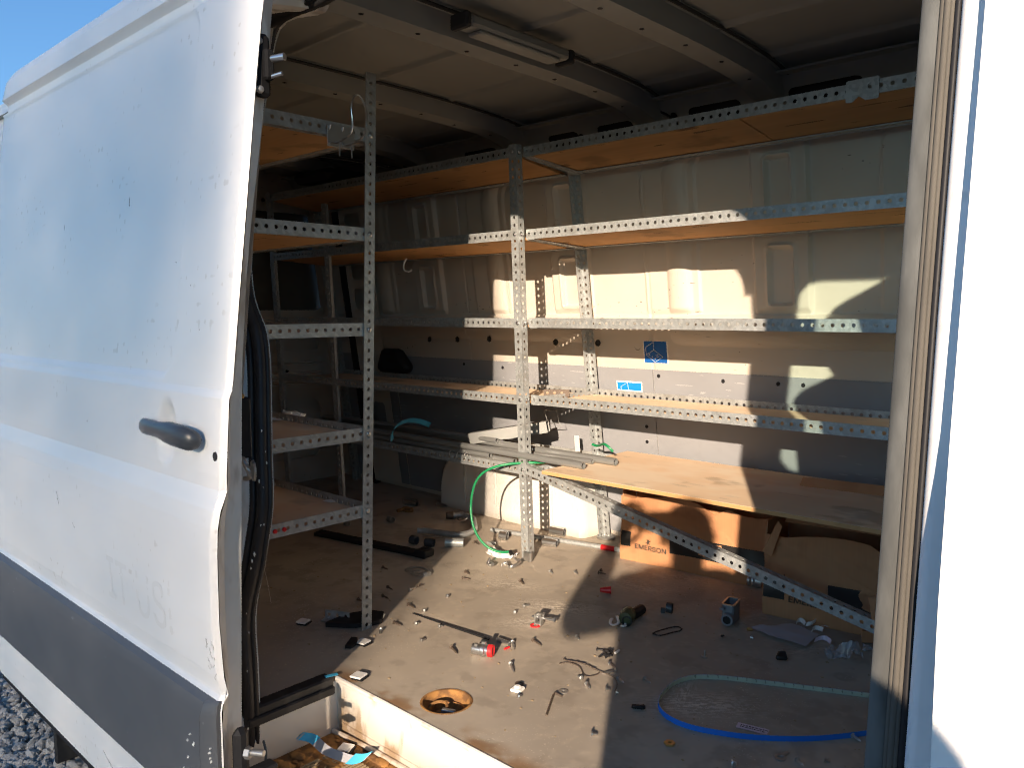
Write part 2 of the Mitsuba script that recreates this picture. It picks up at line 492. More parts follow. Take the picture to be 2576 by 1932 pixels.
# ================================================================== the yard
g = 260.0
xs = np.r_[-g, np.linspace(-8, 8, 33), g]
structure('ground', trimesh.Trimesh(*(lambda X, Y: (np.c_[X.ravel(), Y.ravel(), np.full(X.size, GZ)], [[i * 35 + j, i * 35 + j + 35, i * 35 + j + 1] for i in range(34) for j in range(34)] + [[i * 35 + j + 1, i * 35 + j + 35, i * 35 + j + 36] for i in range(34) for j in range(34)]))(*np.meshgrid(xs, xs, indexing='ij')), process=False), 'gravel')
stones = []
bases = []
for k in range(8):
    s = trimesh.creation.icosphere(1, 1.0)
    s.vertices *= 1 + 0.35 * (rng.random((len(s.vertices), 1)) - 0.5)
    bases.append(s)
sv, sf, off = [], [], 0
small = []
for k in range(6):
    b_ = trimesh.creation.icosahedron()
    b_.vertices *= 1 + 0.4 * (rng.random((12, 1)) - 0.5)
    small.append(b_)
for k in range(27000):
    seen = k < 6500
    x, y = (rng.uniform(-4.2, -2.2), rng.uniform(0.45, 1.2)) if seen else (rng.uniform(-5.5, 2.0), rng.uniform(-2.2, 1.35))
    b = bases[k % 8] if seen else small[k % 6]
    sz = rng.lognormal(math.log(0.0105), 0.36) if seen else rng.lognormal(math.log(0.014), 0.36)
    Rm = trimesh.transformations.random_rotation_matrix(rng.random(3))[:3, :3]
    v = (b.vertices * [1.25, 0.9, 0.7]) @ Rm.T * sz + [x, y, GZ + sz * 0.15 + 0.010 * rng.random()]
    sv.append(v)
    sf.append(b.faces + off)
    off += len(v)
k = put('gravel', trimesh.Trimesh(np.vstack(sv), np.vstack(sf), process=False), 'stone')
labels[k] = {'label': 'loose grey crushed gravel under the white van', 'category': 'gravel', 'kind': 'stuff'}

# ================================================================== the van
VAN = thing('cargo_van', 'white cargo van with its side door slid open, fitted with perforated steel shelving', 'van')
# outer skin of the sliding door, y over z (z from the load floor up)
PZ = np.array([-0.34, -0.27, -0.20, -0.10, -0.095, 0.0, 0.135, 0.150, 0.165, 0.20, 0.30, 0.42, 0.47, 0.50, 0.535, 0.56, 0.62, 0.70, 0.712, 0.735, 0.84, 0.95, 1.05, 1.22, 1.36, 1.45, 1.462, 1.482, 1.494, 1.55, 1.585])
PY = np.array([0.690, 0.668, 0.660, 0.656, 0.640, 0.634, 0.634, 0.637, 0.648, 0.641, 0.636, 0.637, 0.640, 0.646, 0.660, 0.660, 0.664, 0.670, 0.676, 0.679, 0.691, 0.704, 0.716, 0.736, 0.754, 0.768, 0.784, 0.786, 0.770, 0.784, 0.806])


def prof(z):
    return np.interp(z, PZ, PY)


def bodyy(z):
    return np.interp(z, PZ[[0, 2, 5, 10, 14, 20, 22, 24, 30]], PY[[0, 2, 5, 10, 14, 20, 22, 24, 30]]) + 0.085


def on_side(px, f, off=0.0):
    """where the line of sight through a photo point meets the side surface y = f(z) + off"""
    d = ray(px)
    lo, hi = 0.3, 6.0
    for _ in range(60):
        m = (lo + hi) / 2
        q_ = CAM + m * d
        if q_[1] < f(q_[2]) + off:
            lo = m
        else:
            hi = m
    return CAM + lo * d


ZS = np.unique(np.r_[PZ, np.linspace(-0.34, 1.585, 60)])


def skin(x0, x1, z0, z1, yf, th, nx=2, corner=0.0):
    """a panel of the van's side from x0 to x1, its outer face at y = yf(z), th thick; corner: plan radius at the x0 end"""
    zs = np.unique(np.r_[z0, ZS[(ZS > z0) & (ZS < z1)], z1])
    X = np.linspace(x0, x1, nx)
    if corner:
        X = np.r_[x0 + corner * (1 - np.cos(np.linspace(0, np.pi / 2, 9)))[:-1], np.linspace(x0 + corner, x1, nx)]
    rings = []
    for x in X:
        dy = 0.0
        if corner and x < x0 + corner:
            dy = corner - math.sqrt(max(0, corner ** 2 - (corner - (x - x0)) ** 2))
        rings.append(np.vstack([np.c_[np.full(len(zs), x), yf(zs) + dy, zs], np.c_[np.full(len(zs), x), yf(zs)[::-1] + dy + th, zs[::-1]]]))
    m = loft(rings, True, False)
    n = len(rings[0])
    h = n // 2
    f = m.faces.tolist()
    for base in (0, (len(rings) - 1) * n):
        for j in range(h - 1):
            f += [[base + j, base + j + 1, base + n - 2 - j], [base + j, base + n - 2 - j, base + n - 1 - j]]
    return trimesh.Trimesh(m.vertices, f, process=False)


# --- load floor: one mat with a cut-out for the step well and a hole for the lashing cup
cup = onz(1123, 1766)
fl = unary_union([sbox(-3.46, 0.80, -0.02, 2.47)])
fl = fl.difference(rrect(-1.527, -0.262, 0.2, 1.035, 0.012))
fl = fl.difference(Point(cup[0], cup[1]).buffer(0.056, quad_segs=12))
fm = ext(fl, 0.012)
fm.apply_translation([0, 0, -0.012])
FLOOR = part(VAN, 'floor_mat', fm, 'floor')
part(VAN, 'floor_pan', bx(-3.46, 1.7, 1.06, 2.47, -0.06, -0.045), 'jamb_paint')
part(VAN, 'cab_floor', bx(0.0, 1.7, 0.80, 2.47, -0.040, -0.02), 'black')
# lashing cup, rusty
C = np.array([cup[0], cup[1], 0.0])
lc = part(VAN, 'lashing_cup', lathe([(0.058, 0.0008), (0.056, 0.002), (0.052, 0.001), (0.050, -0.012), (0.044, -0.022), (0.036, -0.018), (0.034, -0.030), (0.0, -0.030)], C, n=36), 'rust', 40)
part(lc, 'tie_ring', tube([C + [0.020 * math.cos(a) - 0.012, 0.020 * math.sin(a) - 0.014, -0.012 + 0.004 * math.sin(a)] for a in np.linspace(0, 2 * np.pi, 22)], 0.0035, 7), 'rust', 40)
part(lc, 'latch_bar', moved(bx(-0.016, 0.016, -0.006, 0.006, -0.022, -0.006, 0.002), frame(C + [0.020, -0.012, 0], [0.9, 0.43, 0], [-0.43, 0.9, 0], [0, 0, 1])), 'dull_steel')
# --- step well
wl = VAN
part(VAN, 'step_riser', bx(-1.527, -0.262, 1.035, 1.046, -0.135, -0.0125), 'jamb_paint')
part(VAN, 'step_side', bx(-1.538, -1.527, 0.765, 1.035, -0.20, -0.0125), 'jamb_paint')
part(VAN, 'step_side', bx(-0.262, -0.250, 0.765, 1.035, -0.20, -0.0125), 'jamb_paint')
part(VAN, 'riser_lip', cat(tube([[-1.520, 1.031, -0.004], [-0.265, 1.031, -0.004]], 0.006, 8), bx(-1.50, -0.30, 1.0325, 1.035, -0.118, -0.108)), 'jamb_paint', 40)
part(VAN, 'edge_trim', cat(bx(-1.552, -1.516, 0.800, 1.020, -0.020, 0.005, 0.004), bx(-1.521, -1.508, 0.80, 1.018, -0.034, -0.014, 0.003)), 'rubber')
tread = part(VAN, 'step_tread', bx(-1.527, -0.262, 0.70, 1.035, -0.16, -0.135), 'rust')
part(tread, 'tread_rib', cat(*[bx(x, x + 0.0045, 0.72 + 0.055 * r, 0.765 + 0.055 * r, -0.136, -0.1295) for r in range(5) for x in np.arange(-1.45, -0.30, 0.0095)]), 'tread', stuff=True)
part(VAN, 'sill_panel', skin(-1.60, 0.6, -0.34, -0.165, bodyy, 0.03), 'jamb_paint')
part(VAN, 'step_drip', tube(smooth_path([[-1.525, 1.02, -0.130], [-1.40, 1.028, -0.128], [-1.0, 1.030, -0.128], [-0.5, 1.03, -0.128]], 20), 0.006, 8), 'jamb_paint', 40)

# --- far (left) side wall: one pressed sheet with ribs, recesses and a rail
WY, WK = 2.445, -0.145


def wallx(px, py):
    d = ray((px, py))
    t = (WY + WK * CAM[2]) / (d[1] - WK * d[2])
    return (CAM + d * t)


def sst(a, b, x):
    t = np.clip((x - a) / (b - a), 0, 1)
    return t * t * (3 - 2 * t)


def rr(x, z, x0, x1, z0, z1, r):
    """signed distance to a rounded rectangle, negative inside"""
    qx, qz = np.abs(x - (x0 + x1) / 2) - (x1 - x0) / 2 + r, np.abs(z - (z0 + z1) / 2) - (z1 - z0) / 2 + r
    return np.hypot(np.maximum(qx, 0), np.maximum(qz, 0)) + np.minimum(np.maximum(qx, qz), 0) - r


def wall_h(x, z):
    h = np.zeros_like(x)
    up = sst(0.83, 0.86, z)
    for px0 in (-1.035, -1.835, -2.62, -0.25):          # broad posts with two framed recesses
        h = np.maximum(h, 0.016 * (1 - sst(-0.002, 0.006, rr(x, z, px0 - 0.085, px0 + 0.085, 0.70, 1.6, 0.02))) * up)
        for z0, z1 in ((1.095, 1.300), (0.862, 1.042)):
            d = rr(x, z, px0 - 0.042, px0 + 0.042, z0, z1, 0.014)
            h += (0.0070 * np.exp(-(d / 0.0045) ** 2) - 0.012 * (1 - sst(-0.0095, -0.0045, d))) * up
        h -= 0.006 * np.exp(-((x - px0 - 0.092) / 0.003) ** 2) * up
    for px0 in (-1.385, -2.215, -2.93, -0.62):           # narrow rounded ribs
        c = px0 + 0.05 * sst(1.27, 1.38, z) ** 1.5
        h = np.maximum(h, 0.024 * np.sqrt(np.clip(1 - ((x - c) / 0.045) ** 2, 0, 1)) * up)
        h = np.maximum(h, 0.006 * (1 - sst(0.10, 0.105, np.abs(x - c + 0.03))) * up)
    # the rail: rolled bulge above a flat band
    bul = np.where(x < -1.72, 1.0, 0) * (1 - sst(-1.80, -1.72, x)) + sst(-1.48, -1.36, x)
    rail = 0.034 * np.sqrt(np.clip(1 - ((z - 0.785) / 0.052) ** 2, 0, 1)) * np.clip(bul, 0, 1)
    h = np.maximum(h, rail)
    h = np.maximum(h, 0.012 * (1 - sst(0.80, 0.845, z)))
    for sx in (-1.505, -2.40):
        h -= 0.005 * np.exp(-((x - sx) / 0.003) ** 2)
    h += 0.0015 * np.sin(3 * x + 4 * z) * np.sin(5 * z)
    return h


gx = np.unique(np.r_[np.arange(-3.48, -0.4, 0.0048), np.arange(-0.4, 1.7, 0.05)])
gz = np.unique(np.r_[np.arange(-0.02, 0.64, 0.06), np.arange(0.64, 1.43, 0.0048)])
X, Z = np.meshgrid(gx, gz, indexing='ij')
Y = WY + WK * Z - wall_h(X, Z)
idx = np.arange(X.size).reshape(X.shape)
q = np.stack([idx[:-1, :-1], idx[1:, :-1], idx[1:, 1:], idx[:-1, 1:]], -1).reshape(-1, 4)
LW = part(VAN, 'inner_wall', trimesh.Trimesh(np.c_[X.ravel(), Y.ravel(), Z.ravel()], np.vstack([q[:, [0, 1, 2]], q[:, [0, 2, 3]]]), process=False), 'inner_paint', True)


def on_wall(x0, x1, z0, z1, th, lift):
    """a flat board on the far wall: between x0..x1 and z0..z1, its face lifted off the wall's plane"""
    y0, y1 = WY + WK * z0 - lift, WY + WK * z1 - lift
    v = [[x0, y0, z0], [x1, y0, z0], [x1, y1, z1], [x0, y1, z1]]
    v = np.array(v + [[a, b + th, c] for a, b, c in v])
    return trimesh.Trimesh(v, [[0, 1, 2], [0, 2, 3], [5, 4, 7], [5, 7, 6], [4, 0, 3], [4, 3, 7], [1, 5, 6], [1, 6, 2], [3, 2, 6], [3, 6, 7], [4, 5, 1], [4, 1, 0]], process=False)


for x0, x1 in ((-3.40, -2.93), (-2.92, -1.5085), (-1.5055, -0.13)):
    tp = part(LW, 'trim_board', on_wall(x0, x1, 0.02, 0.648, 0.004, 0.016), 'trim')
for px, py in ((1272, 924), (1664, 945), (1826, 958), (1964, 965), (2027, 968), (1634, 1072), (1635, 1110), (1175, 915)):
    w = wallx(px, py)
    part(LW, 'screw_hole', lathe([(0, 0), (0.006, 0), (0.0065, -0.0012)], w - [0, 0.0175, 0], (0, 1, 0), 10), 'black')
for px, py in ((1095, 853), (1165, 853), (1245, 852), (1412, 860), (1518, 862), (1609, 872)):
    w = wallx(px, py)
    w[1] -= 0.035 if px < 1560 else 0.0125
    part(LW, 'rail_hole', lathe([(0, 0.004), (0.0095, 0.004), (0.0115, 0), (0.0125, 0.002)], w, (0, 1, 0), 14), 'dark')
# blue load-restraint stickers
for (a, b, c, d, mat, lab) in ((-1.541, -1.443, 0.671, 0.747, 'sticker_blue', 'dark blue square sticker with a white line drawing'), (-1.662, -1.553, 0.565, 0.602, 'sticker_light', 'light blue sticker with a white border')):
    lift = 0.0135 if mat == 'sticker_blue' else 0.0185
    st = part(VAN, 'sticker', on_wall(a, b, c, d, 0.001, lift), 'paper', label=lab)
    part(st, 'print', on_wall(a + 0.004, b - 0.004, c + 0.004 * (mat != 'sticker_blue') + 0.001, d - 0.004 * (mat != 'sticker_blue') - 0.001, 0.001, lift + 0.0008), mat)

    def wl_(pts, lift=lift + 0.0018):
        out = []
        for (u0, v0), (u1, v1) in zip(pts[:-1], pts[1:]):
            p0 = np.array([a + (b - a) * u0, 0, c + (d - c) * v0])
            p1 = np.array([a + (b - a) * u1, 0, c + (d - c) * v1])
            for p in (p0, p1):
                p[1] = WY + WK * p[2] - lift
            out.append(tube([p0, p1], 0.0007, 4))
        return out
    if mat == 'sticker_blue':
        ls = wl_([(0.12, 0.40), (0.12, 0.72), (0.45, 0.96), (0.45, 0.60), (0.12, 0.36), (0.47, 0.05), (0.80, 0.30), (0.45, 0.60)]) + wl_([(0.52, 0.36), (0.62, 0.36)]) + wl_([(0.54, 0.30), (0.64, 0.30)]) + wl_([(0.22, 0.36), (0.27, 0.40), (0.27, 0.33)]) + wl_([(0.34, 0.27), (0.38, 0.31), (0.38, 0.24)]) + wl_([(0.45, 0.19), (0.49, 0.23), (0.49, 0.16)])
    else:
        ls = wl_([(0.18, 0.10), (0.18, 0.45), (0.46, 0.86), (0.46, 0.10)])
    part(st, 'line_drawing', cat(*ls), 'paper')
# wheel arch
a = np.linspace(0, np.pi, 26)
ax_, az_ = np.sign(np.cos(a)) * np.abs(np.cos(a)) ** 0.62 * 0.405 - 2.19, np.abs(np.sin(a)) ** 0.62 * 0.295
ring = lambda s, y: np.c_[(ax_ + 2.19) * s - 2.19, np.full(26, y), az_ * s]
WA = part(VAN, 'wheel_arch', loft([ring(1.05, 2.455), ring(1.0, 2.35), ring(0.985, 2.322), ring(0.95, 2.310), ring(0.01, 2.306)], False), 'arch_paint', 35)
for x in (-2.42, -2.24, -1.93):
    part(WA, 'pressed_rib', tube([[x, 2.309, 0.03], [x, 2.306, 0.10], [x, 2.306, 0.19], [x, 2.309, 0.22]], [0.002, 0.006, 0.006, 0.002], 8, flat=(1, 0.35), up=(0, 1, 0)), 'arch_paint', 40)
part(VAN, 'wheel_arch', moved(scene and loft([ring(1.05, 0.0), ring(1.0, 0.12), ring(0.9, 0.14), ring(0.01, 0.14)], False), frame([0, 0.82, 0], [1, 0, 0], [0, 1, 0], [0, 0, 1])), 'inner_paint', 35)
# --- ceiling: sheet with shallow swages, cross bows, cant rail
gx = np.arange(-3.48, 1.3, 0.04)
gy = np.arange(0.86, 2.27, 0.006)
X, Y = np.meshgrid(gx, gy, indexing='ij')


def ceil_z(x, y):
    z = 1.525 - 0.035 * (np.maximum(y - 1.6, 0) / 0.7) ** 2 - 0.11 * sst(0.56, 0.70, y - 1.57)
    for s in (1.17, 1.47, 1.77, 2.02):
        z -= 0.010 * np.exp(-((y - s) / 0.013) ** 2)
    return z


Z = ceil_z(X, Y) + 0.003 * meshkit.fbm(np.stack([X * 3, Y * 3, X * 0], -1), 3)
idx = np.arange(X.size).reshape(X.shape)
q = np.stack([idx[:-1, :-1], idx[:-1, 1:], idx[1:, 1:], idx[1:, :-1]], -1).reshape(-1, 4)
RF = part(VAN, 'ceiling', trimesh.Trimesh(np.c_[X.ravel(), Y.ravel(), Z.ravel()], np.vstack([q[:, [0, 1, 2]], q[:, [0, 2, 3]]]), process=False), 'roof_paint', True)
ys = np.linspace(0.88, 2.16, 31)


def bow(xc, w=0.042):
    sec = np.array([[-w - 0.016, -0.002], [-w, -0.004], [-w + 0.009, -0.050], [w - 0.009, -0.050], [w, -0.004], [w + 0.016, -0.002], [w + 0.016, 0.012], [-w - 0.016, 0.012]])
    return loft([np.c_[xc + sec[:, 0], np.full(8, y), 1.521 - 0.035 * (max(y - 1.6, 0) / 0.7) ** 2 - 0.012 * sst(0.44, 0.60, (y - 1.57)) + sec[:, 1] * (1 + 0.25 * sst(0.40, 0.58, (y - 1.57)))] for y in ys])


for xc in (-0.35, -1.015, -1.405, -1.965, -2.50, -3.05):
    b = part(VAN, 'roof_bow', bow(xc), 'roof_paint', 12)
    if -2.2 < xc < -0.5:
        for y in np.r_[1.05:2.15:0.16]:
            zz = 1.521 - 0.035 * (max(y - 1.6, 0) / 0.7) ** 2 - 0.012 * sst(0.44, 0.60, (y - 1.57)) - 0.0505 * (1 + 0.25 * sst(0.40, 0.58, (y - 1.57)))
            part(b, 'hole', lathe([(0, -0.0005), (0.0055, -0.0005), (0.0065, 0.001)], [xc - 0.012 + 0.024 * rng.random(), y, zz], (0, 0, 1), 8), 'black')
        part(b, 'seam_sealer', tube([[xc + 0.059, y, 1.5165 - 0.035 * (max(y - 1.6, 0) / 0.7) ** 2 - 0.012 * sst(0.44, 0.60, (y - 1.57))] for y in ys], 0.0045, 6), 'dark', 40)
# cant rail with long slots along the far roof edge
rail = rrect(-3.45, 0.4, 0, 0.155, 0.01)
sl = unary_union([rrect(x, x + w, 0.045, 0.115, 0.018) for x, w in ((-0.60, 0.26), (-0.97, 0.20), (-1.28, 0.17), (-1.62, 0.14), (-1.83, 0.13), (-2.25, 0.17), (-2.62, 0.15), (-0.25, 0.2), (-2.98, 0.18))] + [Point(x, y).buffer(0.012) for x, y in ((-1.33, 0.10), (-1.30, 0.06), (-1.69, 0.09), (-2.05, 0.09), (-2.08, 0.06))])
ez = np.array([0, -0.62, 0.78]) / np.linalg.norm([0, -0.62, 0.78])
part(VAN, 'cant_rail', moved(ext(rail.difference(sl), 0.0025), frame([0, 2.225, 1.365], [1, 0, 0], ez, np.cross([1, 0, 0], ez))), 'roof_paint')
part(VAN, 'cant_rail_back', moved(bx(-3.45, 0.4, 0.01, 0.15, -0.035, -0.03), frame([0, 2.225, 1.365], [1, 0, 0], ez, np.cross([1, 0, 0], ez))), 'dark')
part(VAN, 'cant_rail_flange', bx(-3.45, 0.4, 2.09, 2.13, 1.484, 1.489), 'roof_paint')
# outer roof and rear
X2 = np.linspace(0.89, 2.29, 24)
ro = loft([np.vstack([np.c_[np.full(24, x), X2, 1.66 - 0.075 * np.abs((X2 - 1.59) / 0.70) ** 3], np.c_[np.full(24, x), X2[::-1], 1.635 - 0.075 * np.abs((X2[::-1] - 1.59) / 0.70) ** 3]]) for x in (-3.52, 1.1)], True, False)
part(VAN, 'roof', ro, 'white_paint', 30)
# wiring along the ceiling edge
wr = smooth_path([[-2.95, 1.05, 1.435], [-2.7, 1.35, 1.42], [-2.5, 1.7, 1.42], [-2.42, 2.0, 1.395], [-2.40, 2.12, 1.38]], 26)
part(VAN, 'wiring', cat(tube(wr, 0.004, 6), tube(wr + [0.012, 0, -0.012], 0.003, 6), tube(smooth_path([[-1.40, 2.14, 1.47], [-1.33, 2.16, 1.43], [-1.31, 2.17, 1.40]], 10), 0.004, 6)), 'black', 40)
part(VAN, 'sound_pad', bx(-3.05, -2.78, 1.9, 2.1, 1.395, 1.44, 0.02), 'black')
# lamp bar on a roof bow
lb = part(VAN, 'lamp_bar', bx(-1.336, -1.284, 1.26, 1.60, 1.474, 1.500, 0.006), 'roof_paint')
part(lb, 'diffuser', bx(-1.331, -1.289, 1.29, 1.57, 1.465, 1.4735, 0.003), 'lamp_plastic')
part(lb, 'end_cap', bx(-1.338, -1.282, 1.24, 1.259, 1.468, 1.502, 0.005), 'dark')
part(lb, 'end_cap', bx(-1.338, -1.282, 1.601, 1.62, 1.468, 1.502, 0.005), 'dark')
# --- near side: quarter panel, inner wall, header, pillar
QP = part(VAN, 'quarter_panel', skin(-3.50, -1.50, -0.34, 1.585, bodyy, 0.018, 3, 0.24), 'white_paint', 30)
part(VAN, 'roof_side', skin(-1.499, 1.0, 1.545, 1.585, bodyy, 0.018, 3), 'white_paint', 30)
nz = np.linspace(-0.02, 1.43, 12)
nw = loft([np.c_[np.full(12, x), bodyy(nz) + 0.048, nz] for x in (-3.46, -1.50)], False)
part(VAN, 'inner_wall', nw, 'inner_paint', True)
# rear jamb of the opening: follows the seal
SEAL = [(801, 0), (714, 35), (673, 73), (664, 110), (655, 160), (640, 260), (622, 380), (606, 520), (602, 600), (606, 680), (618, 765), (641, 825), (651, 885), (655, 982), (656, 1072), (659, 1200), (659, 1290), (649, 1362), (640, 1425), (626, 1487), (616, 1560), (619, 1640), (623, 1710), (627, 1826), (630, 1930)]
seal_p = np.array([on_side(p_, bodyy, o_) for p_, o_ in zip(SEAL, [0.078, 0.080, 0.082, 0.084, 0.086] + [0.088] * 30)])
zs_top = seal_p[0, 2]
ZH = 1.487
front_c = [(-0.238, 1.20), (-0.240, 1.30), (-0.252, 1.365), (-0.280, 1.425), (-0.335, 1.468), (-0.42, ZH)]
top_p = np.array([[x, bodyy(z) + 0.012 + 0.066 * sst(-0.85, -1.15, x), z] for x, z in front_c[2:] + [(-0.65, ZH + 0.002), (-0.92, ZH - 0.004), (seal_p[0, 0] + 0.10, (ZH + zs_top) / 2 + 0.004)]])
sp = smooth_path(np.vstack([top_p, seal_p]), 140)
SL = part(VAN, 'door_seal', tube(sp, 0.0125, 12, up=(1, 0.3, 0)), 'rubber', 40)
part(SL, 'seal_lip', tube(sp + [-0.016, -0.012, 0], 0.0075, 8, up=(1, 0.3, 0)), 'rubber', 40)
part(SL, 'seal_flange', tube(sp + [0.006, 0.014, 0], 0.006, 8, up=(1, 0.3, 0)), 'rubber', 40)
fk = []
for fx, fy, fs in ((658, 1084, 4.0), (668, 1137, 2.5), (671, 1165, 3.5), (652, 1211, 5.0), (662, 1226, 2.0), (656, 1322, 3.0), (664, 1320, 3.0), (640, 1395, 6.0), (634, 1412, 5.0), (631, 1430, 3.5), (620, 1545, 2.5), (626, 1592, 3.0), (622, 1690, 2.5), (624, 1835, 4.5)):
    b_ = trimesh.creation.icosphere(1, 1.0)
    b_.vertices = b_.vertices * np.array([0.5, 0.35, 1.0]) * fs * 0.00085 + on_side((fx, fy), bodyy, 0.073)
    fk.append(b_)
part(SL, 'paint_fleck', cat(*fk), 'white_plastic', stuff=True)
jp = smooth_path(seal_p, 60)
part(VAN, 'door_jamb', loft([np.array([[p[0] - 0.006, p[1] + 0.03, p[2]], [p[0] - 0.012, p[1] - 0.004, p[2]], [p[0] - 0.030, p[1] - 0.045, p[2]], [p[0] - 0.050, p[1] - 0.080, p[2]], [min(p[0] - 0.09, -1.50), p[1] - 0.086, p[2]]]) for p in jp], False), 'jamb_paint', 40)
hd_ = Polygon([(0.9, 1.44), (-0.19, 1.44), (-0.19, 1.20)] + front_c[:2] + [(p_[0], p_[2]) for p_ in sp[(sp[:, 2] > 1.20)]] + [(-1.55, 1.20), (-1.55, 1.575), (0.9, 1.575)]).buffer(0)
hv, hf = cells(hd_, 0.04)
part(VAN, 'opening_header', trimesh.Trimesh(np.c_[hv[:, 0], bodyy(hv[:, 1]) - 0.004 + 0.066 * sst(-0.85, -1.15, hv[:, 0]) + 0.03 * sst(-1.3, -1.42, hv[:, 0]) * (1 - sst(1.22, 1.36, hv[:, 1])), hv[:, 1]], hf, process=False), 'jamb_paint', True)
so_ = on_side((606, 1080), bodyy, 0.012)
stk = part(VAN, 'striker', bx(so_[0] - 0.016, so_[0] + 0.006, so_[1] - 0.004, so_[1] + 0.02, so_[2] - 0.058, so_[2] + 0.062, 0.003), 'black')
SK = so_ - np.array([-1.374, 0.742, 0.628])
part(stk, 'striker_loop', tube(smooth_path(np.array([[-1.372, 0.742, 0.572], [-1.357, 0.740, 0.560], [-1.352, 0.745, 0.542], [-1.372, 0.745, 0.530]]) + SK, 14), 0.005, 8), 'dull_steel', 40)
part(stk, 'anchor', moved(bx(-1.378, -1.358, 0.732, 0.744, 0.690, 0.699, 0.002), frame(SK, [1, 0, 0], [0, 1, 0], [0, 0, 1])), 'copper')
part(stk, 'grey_plate', lathe([(0, 0), (0.020, 0), (0.022, 0.004), (0, 0.004)], np.array([-1.364, 0.757, 0.545]) + SK, (0.3, 1, 0), 14), 'dull_steel')
# B pillar
PL = part(VAN, 'door_pillar', skin(-0.208, -0.13, -0.34, 1.47, bodyy, 0.05, 3, 0.012), 'white_paint', 25)
zz = np.linspace(-0.1, 1.40, 40)


def up_tube(x, dy, r, mat, name, sides=10, flat=None):
    return part(PL, name, tube(np.c_[np.full(40, x) if np.isscalar(x) else x, bodyy(zz) + dy, zz], r, sides, flat=flat, up=(0, 1, 0)), mat, 40)


up_tube(-0.2335, 0.012, 0.0098, 'dusty_rubber', 'seal_bulb', 16, (0.95, 0.55))
up_tube(-0.2235, 0.009, 0.0026, 'beige', 'seal_strip')
up_tube(-0.2192, 0.008, 0.0032, 'beige', 'seal_strip')
up_tube(-0.2155, 0.009, 0.0026, 'beige', 'seal_strip')
up_tube(-0.2108, 0.010, 0.0034, 'black', 'gap_rubber')
part(PL, 'pillar_inner', skin(-0.232, -0.205, -0.2, 1.42, lambda z: bodyy(z) + 0.016, 0.07), 'dark')
# --- sliding door
SD = VAN + '__sliding_door'
used[SD] = 1
XF, XR = -1.31, -2.852


def door_mesh():
    xs = np.r_[np.linspace(XR, XR + 0.04, 5), np.linspace(XR + 0.06, -1.62, 60), np.linspace(-1.61, -1.33, 110), np.linspace(-1.3275, XF, 7)]
    zs = np.unique(np.r_[PZ[PZ > -0.30], np.arange(-0.28, 1.585, 0.0085)])
    X, Z = np.meshgrid(xs, zs, indexing='ij')
    Y = prof(Z).copy()
    # the framed blank: a shallow step round the window panel
    d = rr(X, Z, -3.4, -1.53, 0.722, 1.452, 0.06)
    Y += 0.0065 * (1 - sst(-0.010, 0.0, d))
    # swage dies out before the front edge
    # handle cup
    hcup = on_side((418, 1086), prof)
    e = np.hypot((X - hcup[0]) / 0.046, (Z - hcup[2]) / 0.070)
    Y += 0.027 * (1 - sst(0.35, 1.0, e))
    # rolled edges
    Y += 0.010 * (1 - sst(0, 0.012, XF - X)) ** 2 + 0.012 * (1 - sst(0, 0.03, X - XR)) ** 2
    Y += 0.0007 * np.sin(2.1 * X + 1.3) * np.sin(3 * Z + 0.4)
    return X, Y, Z


X, Y, Z = door_mesh()
idx = np.arange(X.size).reshape(X.shape)
q = np.stack([idx[:-1, :-1], idx[1:, :-1], idx[1:, 1:], idx[:-1, 1:]], -1).reshape(-1, 4)
zf = Z[0]
cr = 0.055                                                     # rounded upper rear corner
zc = 1.585 - np.where(X < XR + cr, cr - np.sqrt(np.maximum(0, cr ** 2 - (cr - (X - XR)) ** 2)), 0)
Z = np.minimum(Z, zc)
outer = trimesh.Trimesh(np.c_[X.ravel(), Y.ravel(), Z.ravel()], np.vstack([q[:, [0, 1, 2]], q[:, [0, 2, 3]]]), process=False)
k = SD + '__outer_panel'
put(k, outer, 'white_paint', True)


def dpart(name, mesh, mat, smooth=False, label=None):
    k = numbered(SD + '__' + name)
    put(k, mesh, mat, smooth)
    if label:
        labels.setdefault(k, {})['label'] = label
    return k


nz_ = np.linspace(-0.28, 1.53, 60)
fl_in = np.interp(nz_, [-0.3, 0.06, 0.41, 0.75, 0.91, 1.008, 1.17, 1.29, 1.55], [0.672, 0.676, 0.688, 0.702, 0.716, 0.728, 0.753, 0.770, 0.80]) + 0.004
edge_o = prof(nz_) + 0.0105
dpart('front_flange', loft([np.array([[XF + 0.0005, a, z], [XF - 0.004, a + 0.004, z], [XF - 0.016, a + (b - a) * 0.45, z], [XF - 0.023, a + (b - a) * 0.52, z], [XF - 0.036, b * 1.0275, z], [XF - 0.050, b * 1.0275 + 0.003, z]]) for a, b, z in zip(edge_o, fl_in, nz_)], False), 'jamb_paint', 25)
dpart('inner_panel', loft([np.array([[XF - 0.049, b * 1.0275 + 0.003, z], [XR + 0.03, b * 1.0275 + 0.003, z], [XR + 0.002, prof(z) + 0.012, z]]) for b, z in zip(fl_in, nz_)], False), 'jamb_paint', 30)
# dark lower moulding, proud of the skin
mz = np.array([-0.098, -0.090, -0.03, 0.06, 0.125, 0.150, 0.156])
mo = np.array([0.002, 0.011, 0.017, 0.018, 0.016, 0.010, 0.001])


def mould(x0, x1):
    xs = np.linspace(x0, x1, 4)
    taper = [1, 1, 1, 1]
    return loft([np.vstack([np.c_[np.full(7, x), prof(mz) - mo * t, mz], np.c_[np.full(7, x), prof(mz)[::-1] + 0.004, mz[::-1]]]) for x, t in zip(xs, taper)])


